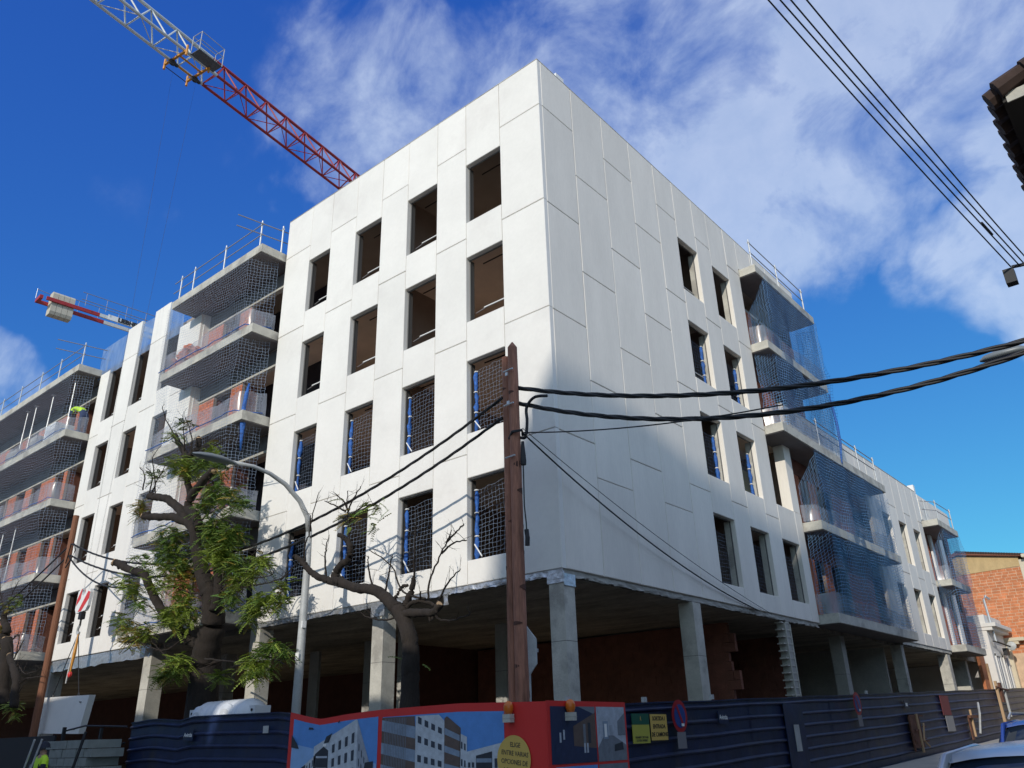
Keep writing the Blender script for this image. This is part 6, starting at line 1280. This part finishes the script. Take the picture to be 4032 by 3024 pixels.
# ------------------------------------------------------------------ parked cars
GLASS = mat('car_glass', (.012, .02, .035), .06, spec=.8); TYRE = mat('tyre', (.02, .02, .02), .85); LIGHTR = mat('tail_lamp', (.35, .01, .01), .25)
def car(label, x, y, W, L, Ht, paint, rails=False):
    z0 = grd(x, y); t = thing('parked_car', label, 'car', (x, y, z0), 'cars parked at the right kerb'); W2 = W / 2
    # stations along y: (y, z_low, z_belt, z_top, half width low, half width top)
    def loft(st, m, nm, smooth=True):
        b = MB(); b.mats = [m]; n = 12
        for yy, zl, zt, wl, wt in st:
            ring = [(-wl, zl), (-wl * 1.0, zl + (zt - zl) * .35), (-(wl * .55 + wt * .45), zl + (zt - zl) * .75), (-wt * .92, zt - .02), (-wt * .6, zt + .012), (-wt * .2, zt + .025), (wt * .2, zt + .025), (wt * .6, zt + .012), (wt * .92, zt - .02), ((wl * .55 + wt * .45), zl + (zt - zl) * .75), (wl, zl + (zt - zl) * .35), (wl, zl)]
            b.v += [(x + u, y + yy, z0 + v) for u, v in ring]
        for i in range(len(st) - 1):
            for j in range(n): a = i * n + j; c_ = i * n + (j + 1) % n; b.f.append((a, c_, c_ + n, a + n)); b.m.append(0)
        b.f += [tuple(range(n))[::-1], tuple(range((len(st) - 1) * n, len(st) * n))]; b.m += [0, 0]; return b.build(nm, t, smooth=smooth)
    h = L / 2
    loft([(-h, .42, .72, W2 * .86, W2 * .8), (-h + .1, .25, .9, W2 * .95, W2 * .86), (-h + .6, .22, .95, W2, W2 * .9), (0, .22, .93, W2, W2 * .92), (h - 1.0, .22, .9, W2, W2 * .88), (h - .3, .25, .78, W2 * .95, W2 * .8), (h, .4, .6, W2 * .82, W2 * .7)], paint, 'body')
    loft([(-h + .1, .88, .95, W2 * .86, W2 * .8), (-h + .42, .88, Ht - .1, W2 * .88, W2 * .68), (-h + .62, .88, Ht - .05, W2 * .9, W2 * .70), (0, .88, Ht - .035, W2 * .92, W2 * .74), (h - 1.75, .88, Ht - .09, W2 * .9, W2 * .7), (h - .95, .86, .93, W2 * .85, W2 * .72)], GLASS, 'window_glass')
    b = MB(); b.mats = [paint]; rows = []
    for yy, zz, w in ((-h + .4, Ht - .075, .66), (-h + .55, Ht - .03, .72), (-.9, Ht, .74), (0, Ht + .005, .755), (h - 2.2, Ht - .015, .74), (h - 1.8, Ht - .06, .71)):
        for k in range(9): a = -1 + k / 4; b.v.append((x + a * W2 * w, y + yy, z0 + zz - .045 * abs(a) ** 3))
    for i in range(5):
        for j in range(8): a = i * 9 + j; b.f.append((a, a + 1, a + 10, a + 9)); b.m.append(0)
    b.build('roof', t, smooth=True)
    for s_ in (-1, 1):
        b = MB(); b.tube([(x + s_ * W2 * .82, y - h + .08, z0 + .93), (x + s_ * W2 * .76, y - h + .3, z0 + 1.2), (x + s_ * W2 * .7, y - h + .45, z0 + Ht - .09), (x + s_ * W2 * .74, y - .5, z0 + Ht - .05), (x + s_ * W2 * .72, y + h - 1.8, z0 + Ht - .1), (x + s_ * W2 * .78, y + h - 1.0, z0 + .93)], .035, paint, 8); b.build('pillar', t, smooth=True)
        b = MB(); b.box(x + s_ * W2 * .72, x + s_ * W2 * .93, y - h - .01, y - h + .12, z0 + .7, z0 + .9, LIGHTR); b.build('tail_lamp', t)
        for yy in (-h + .8, h - .85):
            b = MB(); b.lathe((x + s_ * (W2 - .1), y + yy, z0 + .31), [(.2, -.1), (.31, -.09), (.31, .09), (.2, .1)], TYRE, 20, 'x'); w_ = b.build('wheel', t, smooth=True)
            b = MB(); b.lathe((x + s_ * (W2 - .1), y + yy, z0 + .31), [(.19, -.105), (.19, .105)], GALV, 14, 'x'); b.build('rim', w_)
        b = MB(); b.box(x + s_ * W2 * .98, x + s_ * (W2 + .16), y + h - 1.5, y + h - 1.38, z0 + .93, z0 + 1.05, paint); b.build('mirror', t)
        if rails: b = MB(); b.tube([(x + s_ * W2 * .66, y - h + .7, z0 + Ht), (x + s_ * W2 * .66, y - h + .9, z0 + Ht + .06), (x + s_ * W2 * .66, y + h - 2.2, z0 + Ht + .06), (x + s_ * W2 * .66, y + h - 2.0, z0 + Ht)], .018, GALV, 6); b.build('roof_rail', t)
    b = MB(); b.box(x - .26, x + .26, y - h - .015, y - h + .05, z0 + .5, z0 + .61, WHITE); b.build('number_plate', t)
SILV = mat('silver_car_paint', (.42, .46, .52), .25, metal=.5, spec=.6); BLUP = mat('blue_car_paint', (.02, .06, .30), .2, spec=.7)
car('silver hatchback roof and rear window at the lower right corner', 8.58, -4.9, 1.74, 4.0, 1.485, SILV)
car('dark blue car with roof rails parked in front of the silver one', 7.72, 1.9, 1.8, 4.3, 1.54, BLUP, True)
# ------------------------------------------------------------------ houses at the end of the side street
GH = thing('brick_gable_house', 'tall house with bare orange brick side wall beyond the white block', 'house', (1, 44, 0))
YG = 41.0
OBR = mat('orange_brick', (.56, .20, .085), .9, var=.22, vscale=3, fine=.2, bump=.4, bscale=30); objrand(OBR, .14)
OM = mat('pale_mortar', (.60, .42, .28), .95, var=.2, vscale=3)
b = MB(); b.extrude([(-8, 0), (2.05, 0), (2.05, 10.4), (-1.0, 10.95), (-8, 8.5)], YG + .008, 50, 'xz', MATS['pale_mortar']); b.build('side_wall', GH)
STU = mat('ochre_stucco', (.50, .36, .18), .95, var=.15, vscale=2, fine=.06, stretch=(1, 1, .3), col2=(.38, .27, .14), c2lo=.55, c2hi=.7)
b = MB(); b.extrude([(-8, 6), (-8, 8.4), (-1.0, 10.85), (2.05, 10.3), (2.05, 9.85), (-.9, 9.75), (-3, 9.5)], YG - .03, YG + .06, 'xz', STU); b.build('stucco_band', GH)
b = MB(); r = random.Random(12); nbk = 0; rest = MB()
def gb(x, z):
    return z < (9.7 if x < 0 else 9.75) 
z = 5.2; k = 0; pieces = []
while z < 9.72:
    x = -2.6 + (.2 if k % 2 else 0)
    while x < 2.0:
        w = r.choice([.3, .3, .42, .36]); pieces.append((x, min(x + w, 2.03), z)); x += w + .025
    z += .165; k += 1
for i, (a, c_, z) in enumerate(pieces):
    if c_ - a < .05: continue
    d = r.uniform(-.004, .004)
    tgt = MB() if i < 290 else rest
    tgt.box(a, c_, YG + d, YG + .08, z + r.uniform(-.006, .006), z + .14 + r.uniform(-.008, .008), OBR)
    if i < 290: tgt.build('brick', GH)
part(rest.build('bricks', GH), 'stuff')
b = MB(); b.box(2.05, 2.5, YG - .05, 52, 0, 10.2, pm('cream_render', (.62, .55, .42), .9)); b.build('corner_pilaster', GH)
b = MB(); b.box(2.5, 5.5, YG + .3, 60, 0, 9.6, MATS['cream_render']); 
for z in (4.0, 7.0): b.box(3, 3.9, YG + .27, YG + .3, z, z + 1.7, DARK)
b.build('street_front', GH)
b = MB(); b.extrude([(-8.2, 8.35), (-1.0, 10.9), (2.3, 10.35), (2.6, 10.45), (-1.0, 11.08), (-8.2, 8.55)], YG - .25, 52, 'xz', DBRICK)
for i in range(26): x = -1.0 + i * .13; b.tube([(x, YG - .28, 11.07 - i * .0245), (x, YG - .1, 11.09 - i * .0245)], .07, TILE, 6)
b.build('roof', GH)
b = MB(); b.box(2.3, 3.4, YG - .5, 55, 10.25, 10.42, MATS['cream_render']); b.build('cornice', GH)
CW = mat('white_render', (.72, .70, .66), .85, var=.05, vscale=2); CCR = mat('beige_render', (.60, .52, .38), .85, var=.06, vscale=2)
def cottage(label, y0, y1, x1, zt, m, wins, cor=.35, seed=0):
    t = thing('row_house', label, 'house', (x1 - 3, (y0 + y1) / 2, 1), 'low old houses at the end of the side street')
    b = MB(); b.box(x1 - 8, x1, y0, y1, 0, zt, m); b.build('wall', t)
    b = MB(); b.box(x1 - 8.05, x1 + cor * .6, y0 - .05, y1, zt - .05, zt + .12, m); b.box(x1 - 8, x1 + cor, y0 - .1, y1, zt + .12, zt + .3, m)
    if seed: b.box(x1 - 1, x1 + .05, y0 - .05, y1, zt + .3, zt + .75, m)
    b.build('cornice', t)
    for (a, c_, z0, z1) in wins:
        b = MB(); b.box(x1 - .02, x1 + .06, a - .12, a, z0 - .1, z1 + .12, CW); b.box(x1 - .02, x1 + .06, c_, c_ + .12, z0 - .1, z1 + .12, CW); b.box(x1 - .02, x1 + .07, a - .12, c_ + .12, z1, z1 + .14, CW); w_ = b.build('window_frame', t)
        b = MB(); b.box(x1 - .01, x1 + .012, a, c_, z0, z1, P_GLS); b.build('pane', w_); b = MB(); b.box(x1, x1 + .03, (a + c_) / 2 - .03, (a + c_) / 2 + .03, z0, z1, CW); b.build('sash_bar', w_)
cottage('white low house with stepped cornice right behind the last balcony', 36.6, 40.6, .35, 6.2, CW, [(37.2, 38.1, 2.2, 4.9), (39.0, 39.9, 2.2, 4.9)], .5, 1)
cottage('cream low house with projecting eave at the right picture edge', 40.6, 49, .55, 5.7, CCR, [(41.6, 42.4, 2.2, 4.4), (43.8, 44.6, 2.2, 4.4), (46.4, 47.2, 2.2, 4.4)], .8, 0)
b = MB(); b.tube([(.55, 37.2, 5.6), (.5, 37.3, 6.6), (.42, 37.5, 7.8), (.5, 37.7, 8.0), (.62, 37.9, 7.85)], .06, GALV, 8); b.tube([(.5, 36.8, 5.6), (.55, 37.4, 5.6), (.9, 38.6, 5.4)], .04, DARK, 6); tag(b.build('mast_pipe'), 'hooked steel conduit mast on the white low house', 'mast')
b = MB(); b.box(.5, .7, 38.6, 39.2, 5.0, 5.35, DARK); tag(b.build('cable_box'), 'dark cable box on the front of the white low house', 'cable box')
b = MB(); b.lathe((.8, 39.6, 5.5), [(.02, -.05), (.22, 0), (.24, .02)], GREYP, 12, 'y'); tag(b.build('dish_aerial'), 'small grey dish beside the cable box on the white low house', 'dish')
b = MB(); b.box(-.2, -.05, 35.4, 36.4, 1.2, 6.5, OBR); b.box(-.3, .05, 36.3, 36.5, 1.2, 4.5, CUT); tag(b.build('brick_strip'), 'narrow strip of orange brick wall beside the last balcony', 'wall')
# ------------------------------------------------------------------ houses behind the viewer that shade the street, and an added shadow caster
NB = thing('near_houses', 'row of houses across the street behind the viewer', 'building', (-20, -28, 0))
b = MB(); NBM = mat('near_render', (.42, .38, .32), .9)
b.box(-70, -3.0, -34, -22, 0, 12.1, NBM); b.box(-1.68, 4.2, -34, -22, 0, 12.0, NBM); b.build('wall', NB)
CASTER = thing('shadow_caster_block', 'taller block with sloping roof behind the viewer', 'building', (9, -28, 0))
YN = -62.0; t_ = -YN; b = MB()
prof = [(-1.7, 0), (-1.7, 4.8), (-1.45, 6.6), (-.9, 7.9), (-.4, 8.7), (0, 9.3)]  # unseen caster outline, worked back from the corner shadow along the sun direction
prof = [(x_ + .27 * t_, (z_ + .43 * t_) if z_ > 0 else 0) for x_, z_ in prof]
for y_, z_ in ((3, 9.1), (6.3, 8.3), (12, 7.4), (24, 6.0)): prof.append((.27 * (t_ + y_), z_ + .43 * (t_ + y_)))
prof += [(.27 * (t_ + 26), 0)]
b.extrude(prof, YN - 1, YN, 'xz', NBM); b.box(prof[0][0] + .3, prof[-1][0], YN - 14, YN - 1, 0, 26, NBM); b.build('wall', CASTER)
